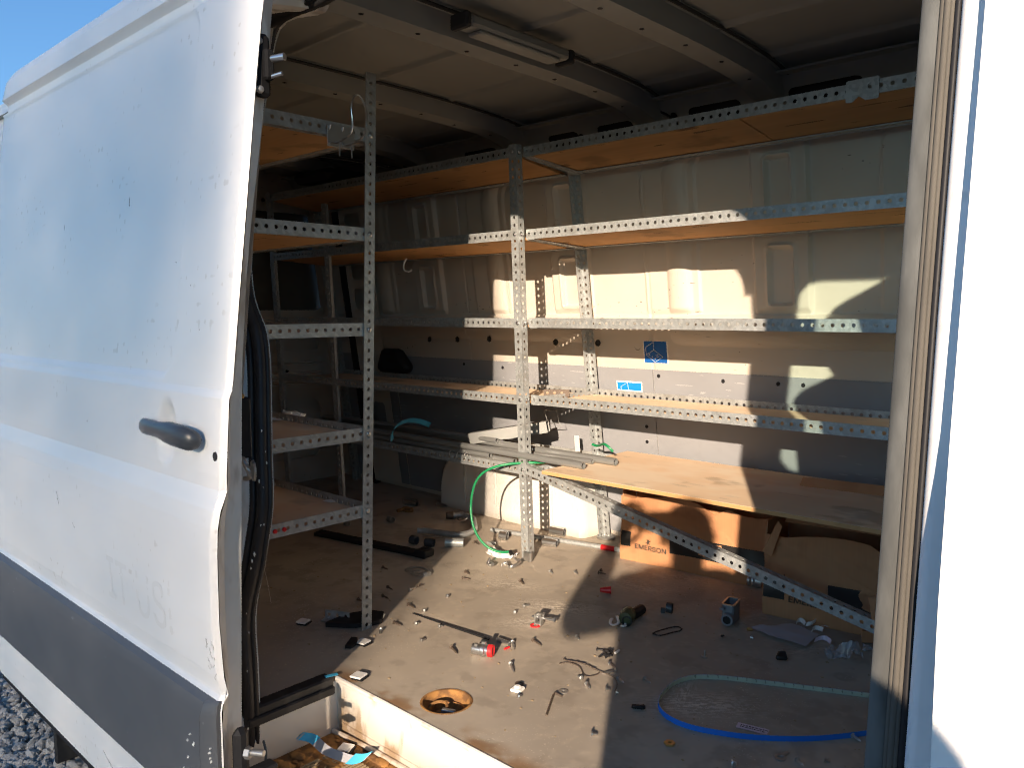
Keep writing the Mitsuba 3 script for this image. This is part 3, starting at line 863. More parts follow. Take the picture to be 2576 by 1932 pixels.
dpart('side_moulding', mould(-2.84, -1.345), 'mould', 30)
dpart('moulding_end', loft([np.vstack([np.c_[np.full(7, x), prof(mz) - mo * t, mz], np.c_[np.full(7, x), prof(mz)[::-1] + 0.004, mz[::-1]]]) for x, t in ((-1.3445, 0.98), (-1.318, 0.25), (-1.312, 0.02))]), 'mould', 30)
# handle
hp = smooth_path([on_side(p_, prof, o_) for p_, o_ in (((360, 1070), -0.006), ((372, 1074), -0.022), ((400, 1082), -0.030), ((440, 1094), -0.031), ((475, 1106), -0.026), ((503, 1117), -0.012))], 34)
tt = np.linspace(0, 1, 34)
hr_ = 0.0145 + 0.005 * sst(0.45, 0.72, tt) - 0.001 * np.exp(-((tt - 0.4) / 0.15) ** 2)
hr_ *= np.sqrt(np.clip(1 - (np.abs(tt - 0.5) / 0.508) ** 12, 0.02, 1))
hd = dpart('handle', tube(hp, hr_, 18, flat=(0.72, 1.12)), 'handle', 50)
dpart('lock_cylinder', lathe([(0, -0.003), (0.008, -0.003), (0.009, 0.0), (0.009, 0.02)], [-1.335, prof(0.595) + 0.001, 0.595], (0.15, 1, 0), 14), 'black', 40)
# upper roller arm and lower arm on the front edge
ua = dpart('roller_bracket', cat(bx(-1.338, -1.316, 0.760, 0.786, 1.235, 1.345, 0.006), bx(-1.316, -1.300, 0.766, 0.784, 1.262, 1.315, 0.004)), 'rubber_black')
dpart('guide_pin', cyl([-1.31, 0.776, 1.298], [-1.278, 0.790, 1.300], 0.0065), 'steel', 40)
dpart('guide_pin', cyl([-1.31, 0.774, 1.266], [-1.284, 0.788, 1.272], 0.004), 'steel', 40)
for z in (1.330, 1.246):
    dpart('bolt', lathe([(0, 0.004), (0.005, 0.003), (0.007, 0), (0.007, -0.004)], [-1.317, 0.764, z], (1, 0, 0), 12), 'dull_steel', 40)
dpart('lower_bracket', cat(bx(-1.322, -1.298, 0.662, 0.692, -0.10, 0.095, 0.010), bx(-1.30, -1.262, 0.685, 0.735, -0.06, -0.035, 0.005), bx(-1.30, -1.27, 0.68, 0.73, 0.01, 0.02, 0.003)), 'black')
dpart('guide_pin', cyl([-1.30, 0.682, 0.050], [-1.268, 0.700, 0.052], 0.006), 'dull_steel', 40)
dpart('guide_nut', cyl([-1.299, 0.680, 0.050], [-1.289, 0.686, 0.050], 0.011, 6), 'dull_steel')
# ghost of removed lettering on the door skin
tx = meshkit.text_mesh('IT US!', 0.1, 0.0008)
v = tx.vertices.copy()
q0, q1 = on_side((276, 1508), prof), on_side((431, 1594), prof)
lz = on_side((431, 1482), prof)[2] - q1[2]
sx_ = (q1[0] + 0.012 - q0[0]) / v[:, 0].max()
wx = q0[0] + v[:, 0] * sx_
wz = q1[2] + v[:, 1] / 0.1 * lz
tx.vertices = np.c_[wx, prof(wz) - 0.0010 - v[:, 2] * 0.2, wz]
labels[dpart('lettering_ghost', tx, 'ghost', label='faint outline of removed lettering reading IT US!')]['kind'] = 'stuff'
# scrapes on the front lower edge
sc = []
for i in range(16):
    z = 0.19 + 0.07 * rng.random()
    x = -1.322 - 0.03 * rng.random() ** 2
    L = 0.004 + 0.012 * rng.random()
    zs_ = np.linspace(z, z + L, 4)
    sc.append(tube(np.c_[x + 0.004 * np.sin(zs_ * 300 + i), prof(zs_) - 0.0003 + 0.010 * (1 - sst(0, 0.012, XF - x)) ** 2, zs_], 0.0007, 4))
dpart('paint_scrape', cat(*sc), 'old_iron')
sc = []
for i in range(13):
    x, z = -1.36 - 0.07 * rng.random(), -0.05 + 0.14 * rng.random()
    if i > 6:
        x = -1.33 + 0.012 * rng.random()
    y = prof(z) - np.interp(z, mz, mo) * (1 if x < -1.345 else np.interp(x, [-1.345, -1.318], [0.98, 0.25])) - 0.0002
    w = 0.002 + 0.004 * rng.random()
    sc.append(tube([[x, y, z], [x + w, y, z + w * (rng.random() - 0.2)], [x + 1.4 * w, y, z + 2 * w * rng.random()]], 0.0016 * rng.random() + 0.0006, 5))
dpart('paint_chip', cat(*sc), 'white_plastic')
sc = [tube(np.c_[np.linspace(x, x + dx, 4), prof(np.linspace(z, z + dz, 4)) - 0.0001, np.linspace(z, z + dz, 4)], 0.0005, 4) for x, z, dx, dz in ((-2.20, 1.07, 0.006, -0.012), (-1.80, 1.10, 0.002, -0.02), (-1.95, -0.19, 0.09, -0.045), (-2.1, 0.42, 0.01, -0.03), (-2.0, 0.36, 0.012, -0.01), (-1.73, 0.30, 0.002, -0.004), (-1.60, 0.46, 0.003, -0.003), (-1.95, 0.60, 0.002, 0.006), (-1.48, 0.9, 0.002, 0.004), (-1.37, 0.53, 0.003, -0.003), (-1.43, 0.82, 0.002, -0.003), (-1.55, 0.95, 0.002, -0.003))]
dpart('scratch', cat(*sc), 'old_iron')
# seal below the door edge, loose trailing wire in the gap
part(VAN, 'loose_wire', tube(smooth_path([[-1.36, 0.75, 0.02], [-1.33, 0.73, -0.03], [-1.34, 0.70, -0.08], [-1.38, 0.69, -0.10]], 16), 0.0025, 6), 'dusty_rubber', 40)
# --- front door, a little open: rear edge stands off the pillar
FD = VAN + '__front_door'
used[FD] = 1


def fdy(z):
    return bodyy(z) - np.interp(z, [0.5, 0.62, 0.68, 0.74, 1.1, 1.4], [0.055, 0.052, 0.040, 0.024, 0.015, 0.014])


zs = np.unique(np.r_[ZS[(ZS > -0.30) & (ZS < 1.40)], 1.40])
poly = rrect(-0.1805, 1.05, -0.30, 1.47, 0.03)
win = rrect(-0.110, 0.92, 0.86, 1.405, 0.07, 6)
pv, pf = cells(poly.difference(win), 0.035)
xe = np.interp(pv[:, 1], [0.3, 0.6, 0.74, 1.1, 1.4], [-0.250, -0.2503, -0.2456, -0.2315, -0.222]) * fdy(pv[:, 1])
px_ = pv[:, 0] + (xe + 0.1805) * np.clip((0.2 - pv[:, 0]) / 0.35, 0, 1)
part(FD, 'panel', trimesh.Trimesh(np.c_[px_, fdy(pv[:, 1]), pv[:, 1]], pf, process=False), 'white_paint', True)
part(FD, 'inner_panel', trimesh.Trimesh(np.c_[px_ + 0.0005, fdy(pv[:, 1]) + 0.022, pv[:, 1]], pf, process=False), 'seat', True)
ez_ = np.linspace(-0.28, 1.46, 50)
ex_ = np.interp(ez_, [0.3, 0.6, 0.74, 1.1, 1.4], [-0.250, -0.2503, -0.2456, -0.2315, -0.222]) * fdy(ez_)
part(FD, 'edge', loft([np.array([[x, fdy(z), z], [x, fdy(z) + 0.022, z]]) for x, z in zip(ex_, ez_)], False), 'white_paint', True)
zg = np.linspace(0.85, 1.412, 8)
gl = loft([np.c_[np.full(8, x), fdy(zg) + 0.012, zg] for x in (-0.115, 0.93)], False)
part(FD, 'window', gl, 'glass', True)
part(FD, 'window_rubber', cat(tube([[x, fdy(z) + 0.009, z] for x, z in list(rrect(-0.110, 0.92, 0.86, 1.405, 0.07, 6).exterior.coords)], 0.006, 6, up=(0, 1, 0))), 'rubber', 40)
# --- cab: seat, dash, windscreen
st = VAN + '__passenger_seat'
used[st] = 1
part(st, 'cushion', bx(-0.05, 0.45, 0.92, 1.36, 0.25, 0.40, 0.05), 'seat', 40)
part(st, 'backrest', to_tm(hullm([((-0.02, 0.96, 0.40), 0.06), ((-0.02, 1.32, 0.40), 0.06), ((-0.13, 0.98, 1.00), 0.055), ((-0.13, 1.30, 1.00), 0.055)])), 'seat', 40)
part(st, 'headrest', to_tm(hullm([((-0.055, 1.04, 1.205), 0.085), ((-0.055, 1.20, 1.205), 0.085), ((-0.045, 1.05, 1.13), 0.08), ((-0.045, 1.19, 1.13), 0.08)])), 'seat', 40)
part(st, 'headrest_post', cat(cyl([-0.10, 1.06, 1.0], [-0.05, 1.06, 1.15], 0.007), cyl([-0.10, 1.18, 1.0], [-0.05, 1.18, 1.15], 0.007)), 'steel', 40)
part(st, 'seat_base', bx(0.0, 0.40, 0.95, 1.33, -0.02, 0.25), 'black')
part(VAN, 'dashboard', bx(1.0, 1.5, 0.85, 2.35, 0.1, 0.72, 0.08), 'seat', 40)
part(VAN, 'windscreen', trimesh.Trimesh([[1.62, 0.86, 0.70], [1.62, 2.36, 0.70], [1.10, 2.24, 1.52], [1.10, 0.94, 1.52]], [[0, 1, 2], [0, 2, 3]], process=False), 'screen_glass')
part(VAN, 'nose', to_tm(hullm([((1.5, 0.85, -0.2), 0.1), ((1.5, 2.35, -0.2), 0.1), ((1.9, 1.0, -0.2), 0.12), ((1.9, 2.2, -0.2), 0.12), ((1.55, 0.9, 0.6), 0.08), ((1.55, 2.3, 0.6), 0.08), ((1.9, 1.05, 0.3), 0.1), ((1.9, 2.15, 0.3), 0.1)], 20)), 'white_paint', 40)
part(VAN, 'front_pillar', cat(bx(1.0, 1.09, 0.86, 0.93, 0.6, 1.47), ), 'white_paint')
part(VAN, 'far_side', bx(-3.50, 1.7, 2.475, 2.50, -0.34, 1.42), 'white_paint')
# --- rear doors seen from inside
RD = VAN + '__rear_door'
used[RD] = 1
XD = -3.47


def yz(poly, x, th):
    m = ext(poly, th)
    v = m.vertices
    return trimesh.Trimesh(np.c_[x + v[:, 2], v[:, 0], v[:, 1]], m.faces, process=False)


pan = rrect(0.80, 2.47, -0.05, 1.56, 0.03)
for y0, y1 in ((0.95, 1.60), (1.68, 2.33)):
    pan = pan.difference(rrect(y0, y1, 0.86, 1.33, 0.06)).difference(rrect(y0 + 0.04, y1 - 0.04, 0.12, 0.42, 0.06)).difference(rrect(y0 + 0.06, y1 - 0.05, 0.66, 0.73, 0.01))
part(RD, 'inner_frame', yz(pan, XD, 0.012), 'inner_paint')
part(RD, 'outer_skin', bx(XD - 0.06, XD - 0.03, 0.86, 2.44, -0.30, 0.855), 'inner_paint')
part(RD, 'upper_skin', bx(XD - 0.06, XD - 0.03, 0.86, 2.44, 1.335, 1.60), 'white_paint')
for y0, y1 in ((0.95, 1.60), (1.68, 2.33)):
    part(RD, 'window', trimesh.Trimesh([[XD - 0.03, y0, 0.85], [XD - 0.03, y1, 0.85], [XD - 0.03, y1, 1.34], [XD - 0.03, y0, 1.34]], [[0, 1, 2], [0, 2, 3]], process=False), 'dark_glass')
    for z in (0.50, 0.525, 0.55, 0.60, 0.78, 0.81):
        part(RD, 'pressed_bead', tube([[XD + 0.012, y0 + 0.03, z], [XD + 0.012, y1 - 0.03, z]], 0.006, 8), 'inner_paint', 40)
part(RD, 'centre_post', bx(XD + 0.013, XD + 0.035, 1.615, 1.665, -0.02, 1.47, 0.006), 'rubber')
for (y, z) in ((1.0, 1.38), (1.2, 1.38), (1.45, 1.38), (1.75, 1.385), (2.0, 1.38), (2.2, 0.3), (2.28, 0.22), (1.75, 0.56), (2.1, 0.56), (1.9, 0.08)):
    part(RD, 'hole', lathe([(0, 0), (0.009, 0), (0.010, -0.001)], [XD + 0.0128, y, z], (1, 0, 0), 10), 'black')
# rear pillar with square openings at the end of the far wall
pp = rrect(0, 0.17, 0.02, 1.40, 0.01).difference(unary_union([rrect(0.03, 0.13, z, z + h, 0.02) for z, h in ((0.86, 0.10), (1.0, 0.12), (1.2, 0.1), (0.30, 0.12))] + [Point(0.08, 0.49).buffer(0.016), rrect(0.04, 0.06, 0.69, 0.715, 0.002), rrect(0.085, 0.1, 0.69, 0.72, 0.002)]))
kz = np.array([0, WK, 1.0])
part(LW, 'rear_pillar', moved(ext(pp, 0.004), frame([-3.14, WY - 0.055, 0], [1, 0.15, 0], kz, [0, -1, 0])), 'inner_paint')
part(LW, 'rear_pillar_gap', moved(bx(-0.05, -0.005, 0.0, 1.40, -0.03, 0.0), frame([-3.14, WY - 0.055, 0], [1, 0.1, 0], kz, [0, -1, 0])), 'black')
part(LW, 'tail_lamp_cover', to_tm(hullm([((-2.95, 2.30, 0.60), 0.03), ((-2.80, 2.31, 0.60), 0.03), ((-2.93, 2.30, 0.655), 0.028), ((-2.84, 2.30, 0.655), 0.028)])), 'black', 40)
# rear wheel and underbody
WH = VAN + '__wheel'
used[WH] = 1
wc = np.array([-2.34, 0.84, GZ + 0.34])
part(WH, 'tyre', lathe([(0.20, -0.10), (0.30, -0.115), (0.335, -0.09), (0.345, 0), (0.335, 0.09), (0.30, 0.115), (0.20, 0.10)], wc + [0, 0.08, 0], (0, 1, 0), 40), 'rubber', 40)
part(WH, 'rim', lathe([(0.0, -0.05), (0.08, -0.07), (0.20, -0.06), (0.21, -0.10), (0.205, 0.08)], wc + [0, 0.08, 0], (0, 1, 0), 30), 'dull_steel', 40)
part(VAN, 'mud_flap', bx(-2.755, -2.735, 0.785, 1.08, GZ + 0.02, -0.22, 0.004), 'rubber')
part(VAN, 'underbody', bx(-3.4, 1.6, 0.95, 2.4, -0.34, -0.17), 'black')
part(VAN, 'door_underside', bx(XR + 0.02, XF - 0.02, 0.675, 0.76, -0.30, -0.285), 'black')

# ================================================================== shelving racks
yF = lambda z: 1.982 - 0.044 * z
yR = lambda z: 2.390 - 0.145 * z
RACK = thing('shelf_rack', 'long perforated steel angle rack of plywood shelves along the far wall', 'shelving')
zF = [1.364, 1.101, 0.812, 0.554, 0.314]
XU = -1.766
XL = -3.30


def lean(k):
    v = np.array([0, k, 1.0])
    return v / np.linalg.norm(v)


def bolt(rack, p, axis):
    part(rack, 'bolt', lathe([(0.0001, 0.0042), (0.004, 0.0038), (0.0062, 0.002), (0.0066, 0)], p, axis, 10), 'steel', 40)


def upright(rack, x, y0, k, top, ea, eb, z0=0.001):
    part(rack, 'upright', angle(top, np.array([x, y0 + k * z0, z0]), lean(k), ea, eb), 'galv')


upright(RACK, XU, 1.982, -0.044, 1.387, (-1, 0, 0), (0, 1, 0.044))
upright(RACK, -1.752, 2.392, -0.145, 1.40, (1, 0, 0), (0, -1, -0.145))
upright(RACK, XL, 1.982, -0.044, 1.387, (1, 0, 0), (0, 1, 0.044))
upright(RACK, XL, 2.392, -0.145, 1.40, (1, 0, 0), (0, -1, -0.145))
upright(RACK, -2.87, 1.982, -0.044, 1.30, (1, 0, 0), (0, 1, 0.044))
upright(RACK, -0.12, 1.982, -0.044, 1.387, (-1, 0, 0), (0, 1, 0.044))
upright(RACK, -0.12, 2.392, -0.145, 1.40, (-1, 0, 0), (0, -1, -0.145))
RDROP = [0.033, 0.019, 0.008, 0.0, 0.0]


def sag(m, y0, y1, dz):
    m.vertices[:, 2] -= dz * np.clip((m.vertices[:, 1] - y0) / (y1 - y0), 0, 1)
    return m


for i, z in enumerate(zF):
    y = yF(z)
    yr = yR(z)
    zb = z - 0.0165
    dz = RDROP[i]
    # front beams: the left bay behind the upright's face, the right bay behind its side
    xend = XU - 0.003
    part(RACK, 'front_beam', angle(xend - (XL + 0.02), [XL + 0.02, y + 0.004, zb], (1, 0, 0), (0, 0, 1), (0, 1, 0)), 'galv')
    if i < 4:
        part(RACK, 'front_beam', angle(1.62, [XU + 0.004, y + 0.033, zb + 0.001], (1, 0, 0), (0, 0, 1), (0, 1, 0)), 'galv')
        bolt(RACK, [XU - 0.016, y - 0.0005, z], (0, -1, 0))
        bolt(RACK, [XU + 0.0005, y + 0.017, z], (1, 0, 0))
    else:
        part(RACK, 'front_beam', angle(1.62, [XU + 0.006, y + 0.10, zb - 0.012], (1, 0, 0), (0, 0, 1), (0, 1, 0)), 'galv')
        bolt(RACK, [XU - 0.016, y - 0.0005, z], (0, -1, 0))
        bolt(RACK, [XU + 0.0005, y + 0.017, z - 0.012], (1, 0, 0))
    part(RACK, 'rear_beam', angle(XU - XL - 0.02, [XL + 0.02, yr - 0.004, zb - dz], (1, 0, 0), (0, 0, 1), (0, -1, 0)), 'galv')
    part(RACK, 'rear_beam', angle(1.60, [XU + 0.02, yr - 0.006, zb + 0.001 - dz], (1, 0, 0), (0, 0, 1), (0, -1, 0)), 'galv')
    # cross beam between the two middle uprights
    c0, c1 = np.array([XU + 0.008, y + 0.036, zb - 0.003]), np.array([-1.718, yr - 0.012, zb - 0.003 - dz])
    d = c1 - c0
    part(RACK, 'cross_beam', angle(np.linalg.norm(d), c0, d, (0, 0, 1), np.cross([0, 0, 1], d) * -1, 0.030), 'galv')
    zt = zb + 0.0028
    x1 = -0.14
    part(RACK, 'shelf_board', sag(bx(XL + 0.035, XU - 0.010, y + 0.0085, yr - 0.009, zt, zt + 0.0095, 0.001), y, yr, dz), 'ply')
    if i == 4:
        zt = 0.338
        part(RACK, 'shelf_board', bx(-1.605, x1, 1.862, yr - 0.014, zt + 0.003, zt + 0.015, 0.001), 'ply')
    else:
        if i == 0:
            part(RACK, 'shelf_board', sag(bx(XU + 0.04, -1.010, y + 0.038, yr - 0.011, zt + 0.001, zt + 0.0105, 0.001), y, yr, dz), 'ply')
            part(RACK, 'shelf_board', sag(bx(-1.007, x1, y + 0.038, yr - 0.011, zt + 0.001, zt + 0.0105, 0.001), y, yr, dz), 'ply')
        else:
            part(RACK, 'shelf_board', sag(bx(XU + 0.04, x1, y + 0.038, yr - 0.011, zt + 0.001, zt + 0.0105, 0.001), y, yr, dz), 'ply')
b0, b1 = np.array([XU + 0.006, 1.9595, 0.338]), np.array([-0.20, 1.962, 0.010])
d = b1 - b0
dn = np.cross(d / np.linalg.norm(d), [0, -1, 0])
part(RACK, 'diagonal_brace', angle(np.linalg.norm(d), b0 - dn * 0.0 * 0.03, d, -dn if dn[2] > 0 else dn, (0, 1, 0)), 'galv')
part(RACK, 'foot_cup', lathe([(0.0, 0.001), (0.020, 0.001), (0.034, 0.003), (0.036, 0.010), (0.032, 0.012), (0.026, 0.006), (0.0, 0.006)], [-1.728, 2.375, 0.0], n=22), 'dull_steel', 40)
part(RACK, 'corner_clip', bx(XU - 0.012, XU + 0.020, 1.966, 1.9795, 0.001, 0.035, 0.002), 'steel')
part(RACK, 'gusset_plate', moved(ext(rrect(0, 0.075, 0, 0.05, 0.004).difference(Point(0.055, 0.03).buffer(0.006)).difference(Polygon([(0.015, 0), (0.03, 0.012), (0.045, 0)])), 0.002), frame([-0.735, yF(1.364) + 0.032, 1.337], [1, 0, 0], [0, 0, 1], [0, -1, 0])), 'galv')

RACK2 = thing('shelf_rack', 'shorter perforated steel rack of plywood shelves just behind the open side door', 'shelving')
zQ = [1.303, 1.050, 0.804, 0.529, 0.323]
yI = lambda z: 1.263 + 0.034 * z
yW = lambda z: 0.825 + 0.095 * z
XQ, XQ2 = -1.694, -3.30
upright(RACK2, XQ, 1.263, 0.034, 1.462, (0, -1, -0.034), (-1, 0, 0))
upright(RACK2, XQ2, 1.263, 0.034, 1.40, (0, -1, -0.034), (1, 0, 0))
upright(RACK2, XQ, 0.825, 0.095, 1.33, (-1, 0, 0), (0, 1, 0.095))
upright(RACK2, XQ2, 0.825, 0.095, 1.33, (1, 0, 0), (0, 1, 0.095))
for i, z in enumerate(zQ):
    yi, yw, zb = yI(z), yW(z), z - 0.0165
    part(RACK2, 'end_beam', angle(yi - yw - 0.004, [XQ - 0.004, yw, zb], (0, 1, 0), (0, 0, 1), (-1, 0, 0), 0.034), 'galv')
    part(RACK2, 'end_beam', angle(yi - yw - 0.004, [XQ2 + 0.004, yw, zb], (0, 1, 0), (0, 0, 1), (1, 0, 0), 0.034), 'galv')
    part(RACK2, 'side_beam', angle(XQ - XQ2 - 0.05, [XQ2 + 0.02, yi - 0.004, zb + 0.001], (1, 0, 0), (0, 0, 1), (0, -1, 0)), 'galv')
    part(RACK2, 'side_beam', angle(XQ - XQ2 - 0.05, [XQ2 + 0.02, yw + 0.004, zb + 0.001], (1, 0, 0), (0, 0, 1), (0, 1, 0)), 'galv')
    part(RACK2, 'shelf_board', bx(XQ2 + 0.02, XQ - 0.010, yw + 0.008, yi - 0.009, zb + 0.004, zb + 0.013, 0.001), 'ply')
    bolt(RACK2, [XQ + 0.0005, yi - 0.016, z], (1, 0, 0))
for j, yy in enumerate((0.985, 1.010)):
    part(RACK2, 'red_plug', lathe([(0, 0.003), (0.005, 0.003), (0.006, 0)], [XQ - 0.003, yy, 0.323], (1, 0, 0), 12), 'red', 40)

# ================================================================== things on the shelves
lv5 = 0.314 + 0.001
pz = lambda r, z=0.3065 + 0.0005: z + r


def pipe_thing(p0, p1, r, label, mat='galv'):
    single('conduit', pipe(p0, p1, r), 'conduit', label, 'conduit', None, 40)


pipe_thing([-3.0, 1.985, 0.367], [-1.515, 1.960, 0.3650], 0.0112, 'thick galvanised conduit nearest the front of the low far shelf')
pipe_thing([-3.1, 2.070, 0.372], [-1.470, 2.070, 0.3675], 0.0122, 'thick galvanised conduit reaching furthest right, hooked by the short green cable')
pipe_thing([-2.9, 2.022, 0.328], [-1.600, 2.018, 0.3605], 0.0062, 'thin galvanised conduit with an open end between the two thick ones')
pipe_thing([-3.05, 2.046, 0.329], [-1.545, 2.046, 0.3625], 0.0085, 'middling galvanised conduit just in front of the furthest reaching one')
pipe_thing([-3.1, 2.010, 0.330], [-1.85, 2.006, 0.330], 0.0105, 'conduit under the front thick one, ending short of the upright')
pipe_thing([-3.2, 2.115, 0.345], [-1.90, 2.120, 0.347], 0.0120, 'dull conduit at the back of the bundle, behind the upright')
pipe_thing([-3.15, 1.985, 0.340], [-1.95, 1.985, 0.342], 0.0100, 'dull conduit directly behind the lip of the low far shelf')
pipe_thing([-3.0, 2.045, 0.382], [-1.98, 2.050, 0.384], 0.0090, 'slim conduit on top of the bundle, ending left of the upright')
ch = Polygon([(0, 0), (0.041, 0), (0.041, 0.041), (0.031, 0.041), (0.031, 0.038), (0.038, 0.038), (0.038, 0.003), (0.003, 0.003), (0.003, 0.038), (0.010, 0.038), (0.010, 0.041), (0, 0.041)])
c0, c1 = np.array([-2.12, 2.06, 0.40]), np.array([-1.86, 2.19, 0.455])
d = (c1 - c0) / np.linalg.norm(c1 - c0)
e1 = np.cross(d, [0, 0, 1.0])
e1 /= np.linalg.norm(e1)
single('strut_channel', moved(ext(ch, 0.30), frame(c0, e1, np.cross(d, e1), d)), 'conduit', 'short steel strut channel propped askew on the conduit bundle', 'strut')
sq = [[-1.875, 2.19, 0.490], [-1.825, 2.20, 0.492], [-1.82, 2.21, 0.445], [-1.865, 2.20, 0.442], [-1.875, 2.19, 0.490]]
single('wire_square', tube(np.array(sq), 0.0018, 6), 'dull_steel', 'small square wire frame at the end of the askew strut channel', 'bracket')
for i, x in enumerate((-2.155, -2.115, -2.075)):
    single('coil_clip', tube([[x + 0.002 * a, 1.9795 + 0.012 * math.sin(a), 0.328 + 0.012 * math.cos(a)] for a in np.linspace(0, 9, 30)], 0.0022, 6), 'dull_steel', ('leftmost', 'middle', 'rightmost')[i] + ' of three small spring coils behind the lip of the low far shelf', 'coil', None, 40)
rb = smooth_path([[-2.46, 1.953, 0.345], [-2.44, 1.955, 0.40], [-2.40, 1.98, 0.425], [-2.34, 2.0, 0.425], [-2.30, 2.01, 0.415]], 24)
single('ribbon', strip(rb, 0.03, 0.0012, [0.3, 0.2, 0.6]), 'turquoise', 'crumpled turquoise ribbon of tape lying over the conduits', 'tape', None, 40)
# green cable: from the shelf, out in a bow, down to the floor
gc = [onz(1372, 1163, 0.345), [-1.77, 1.99, 0.338], [-1.83, 1.93, 0.332], [-1.90, 1.90, 0.30], [-1.965, 1.905, 0.20], [-1.955, 1.90, 0.11], [-1.90, 1.905, 0.045], onz(1284, 1388, 0.02)]
GC = thing('green_cable', 'bright green cable bowing down from the low shelf to the floor', 'cable')
part(GC, 'cord', tube(smooth_path(gc, 60), 0.0044, 10), 'green', 40)
e = onz(1284, 1388, 0.02)
part(GC, 'boot', cyl(e, e + [0.022, -0.012, -0.008], 0.0075), 'black', 40)
part(GC, 'bare_end', cyl(e + [0.02, -0.012, -0.008], e + [0.045, -0.020, -0.018], 0.0025), 'dull_steel')
gc2 = smooth_path([onz(1490, 1118, 0.39), onz(1512, 1119, 0.40), onz(1530, 1124, 0.405), onz(1542, 1136, 0.39)], 20)
single('green_lead', tube(gc2, 0.0045, 8), 'green', 'short green lead curling over the end of the rear conduit', 'cable', None, 40)
# paper tag, hooks
tg = wallx(1493, 1108) - [0, 0.10, 0]
single('paper_tag', moved(ext(rrect(-0.016, 0.016, -0.03, 0.03, 0.003), 0.0008), frame(tg, [0.94, -0.30, 0.12], [-0.10, 0, 0.99], [0.3, 0.94, 0])), 'paper', 'white paper tag stood against the rear upright by the green lead', 'tag')
single('screw_pile', cat(*[cyl(np.array([-1.585 + 0.02 * rng.random(), 2.04 + 0.02 * rng.random(), 0.5525]), np.array([-1.60 + 0.05 * rng.random(), 2.02 + 0.05 * rng.random(), 0.557]), 0.0025, 6) for _ in range(9)]), 'old_iron', 'little heap of rusty screws on the sunlit shelf', 'screws')
single('angle_offcut', angle(0.09, [-1.80, 2.10, 0.5535], (0.7, 0.45, 0), (0, 0, 1), (-0.45, 0.7, 0), 0.025), 'old_iron', 'rusty angle offcut on the sunlit shelf behind the middle upright', 'bracket')
single('screw', cyl([-2.03, 1.99, 0.553], [-2.00, 1.995, 0.556], 0.0025, 8), 'steel', 'lone screw on the sunlit shelf edge left of the middle upright', 'screw')
hk = [[-2.345, 1.945, 1.05], [-2.35, 1.935, 1.03], [-2.345, 1.93, 1.01], [-2.32, 1.93, 1.0], [-2.30, 1.93, 1.005]]
single('wire_hook', tube(smooth_path(hk, 16), 0.0028, 6), 'white_plastic', 'pale wire hook hanging from the second far shelf', 'hook', None, 40)
# chrome peg hook on the near rack's top beam
PH = thing('peg_hook', 'chrome wire peg hook clipped to the top beam of the near rack', 'hook')
o = np.array([XQ + 0.006, 1.165, 1.275])
part(PH, 'back_plate', bx(XQ + 0.0005, XQ + 0.003, 1.158, 1.238, 1.258, 1.312, 0.001), 'dull_steel')
for dy in (0, 0.038):
    part(PH, 'prong', tube(smooth_path([o + [0, dy, 0.035], o + [0.004, dy, -0.01], o + [0.02, dy + 0.002, -0.012], o + [0.075, dy + 0.006, 0.004]], 18), 0.0022, 7), 'steel', 40)
part(PH, 'loop', tube(smooth_path([o + [0.075, 0.006, 0.004], o + [0.082, 0.006, 0.02], o + [0.082, 0.008, 0.08], o + [0.082, 0.022, 0.095], o + [0.082, 0.040, 0.08], o + [0.082, 0.044, 0.02], o + [0.075, 0.044, 0.004]], 40), 0.0024, 7), 'steel', 40)
part(PH, 'drop_wire', cat(*[tube([o + [0.03, y, -0.012], o + [0.03, y, -0.045]], 0.0018, 7) for y in (0.004, 0.04)]), 'steel', 40)


def crumple(o, sx, sy, h, n, seed, tilt=0.0):
    r = np.random.default_rng(seed)
    xs = np.linspace(-0.5, 0.5, n)
    X, Y = np.meshgrid(xs, xs, indexing='ij')
    p = np.stack([X * 3, Y * 3, X * 0 + seed], -1)
    Z = h * np.abs(meshkit.fbm(p, 3, seed) - 0.35) * 2
    X = X * sx * (1 + 0.25 * (meshkit.noise(p + 9, seed) - 0.5))
    Y = Y * sy * (1 + 0.25 * (meshkit.noise(p + 19, seed) - 0.5))
    a = r.uniform(0, 3) if tilt == 0 else tilt
    v = np.c_[X.ravel() * math.cos(a) - Y.ravel() * math.sin(a), X.ravel() * math.sin(a) + Y.ravel() * math.cos(a), Z.ravel()] + np.asarray(o, float) + [0, 0, 0.0008]
    i = np.arange(n * n).reshape(n, n)
    q = np.stack([i[:-1, :-1], i[1:, :-1], i[1:, 1:], i[:-1, 1:]], -1).reshape(-1, 4)
    return trimesh.Trimesh(v, np.vstack([q[:, [0, 1, 2]], q[:, [0, 2, 3]]]), process=False)


s4, s5 = 0.529 - 0.0035, 0.323 - 0.0035
single('crumpled_paper', crumple(onz(735, 1052, s4), 0.075, 0.045, 0.03, 10, 3, 0.6), 'paper', 'crumpled white paper on the fourth shelf of the near rack', 'paper')
single('paper_slip', crumple(onz(832, 1262, s5), 0.035, 0.030, 0.003, 5, 4, 0.3), 'paper', 'small flat paper slip on the lowest shelf of the near rack', 'paper')
single('paper_scrap', crumple(onz(690, 1058, s4), 0.04, 0.03, 0.012, 7, 8, 0.2), 'paper', 'torn paper scrap at the left end of the near rack shelf', 'paper')

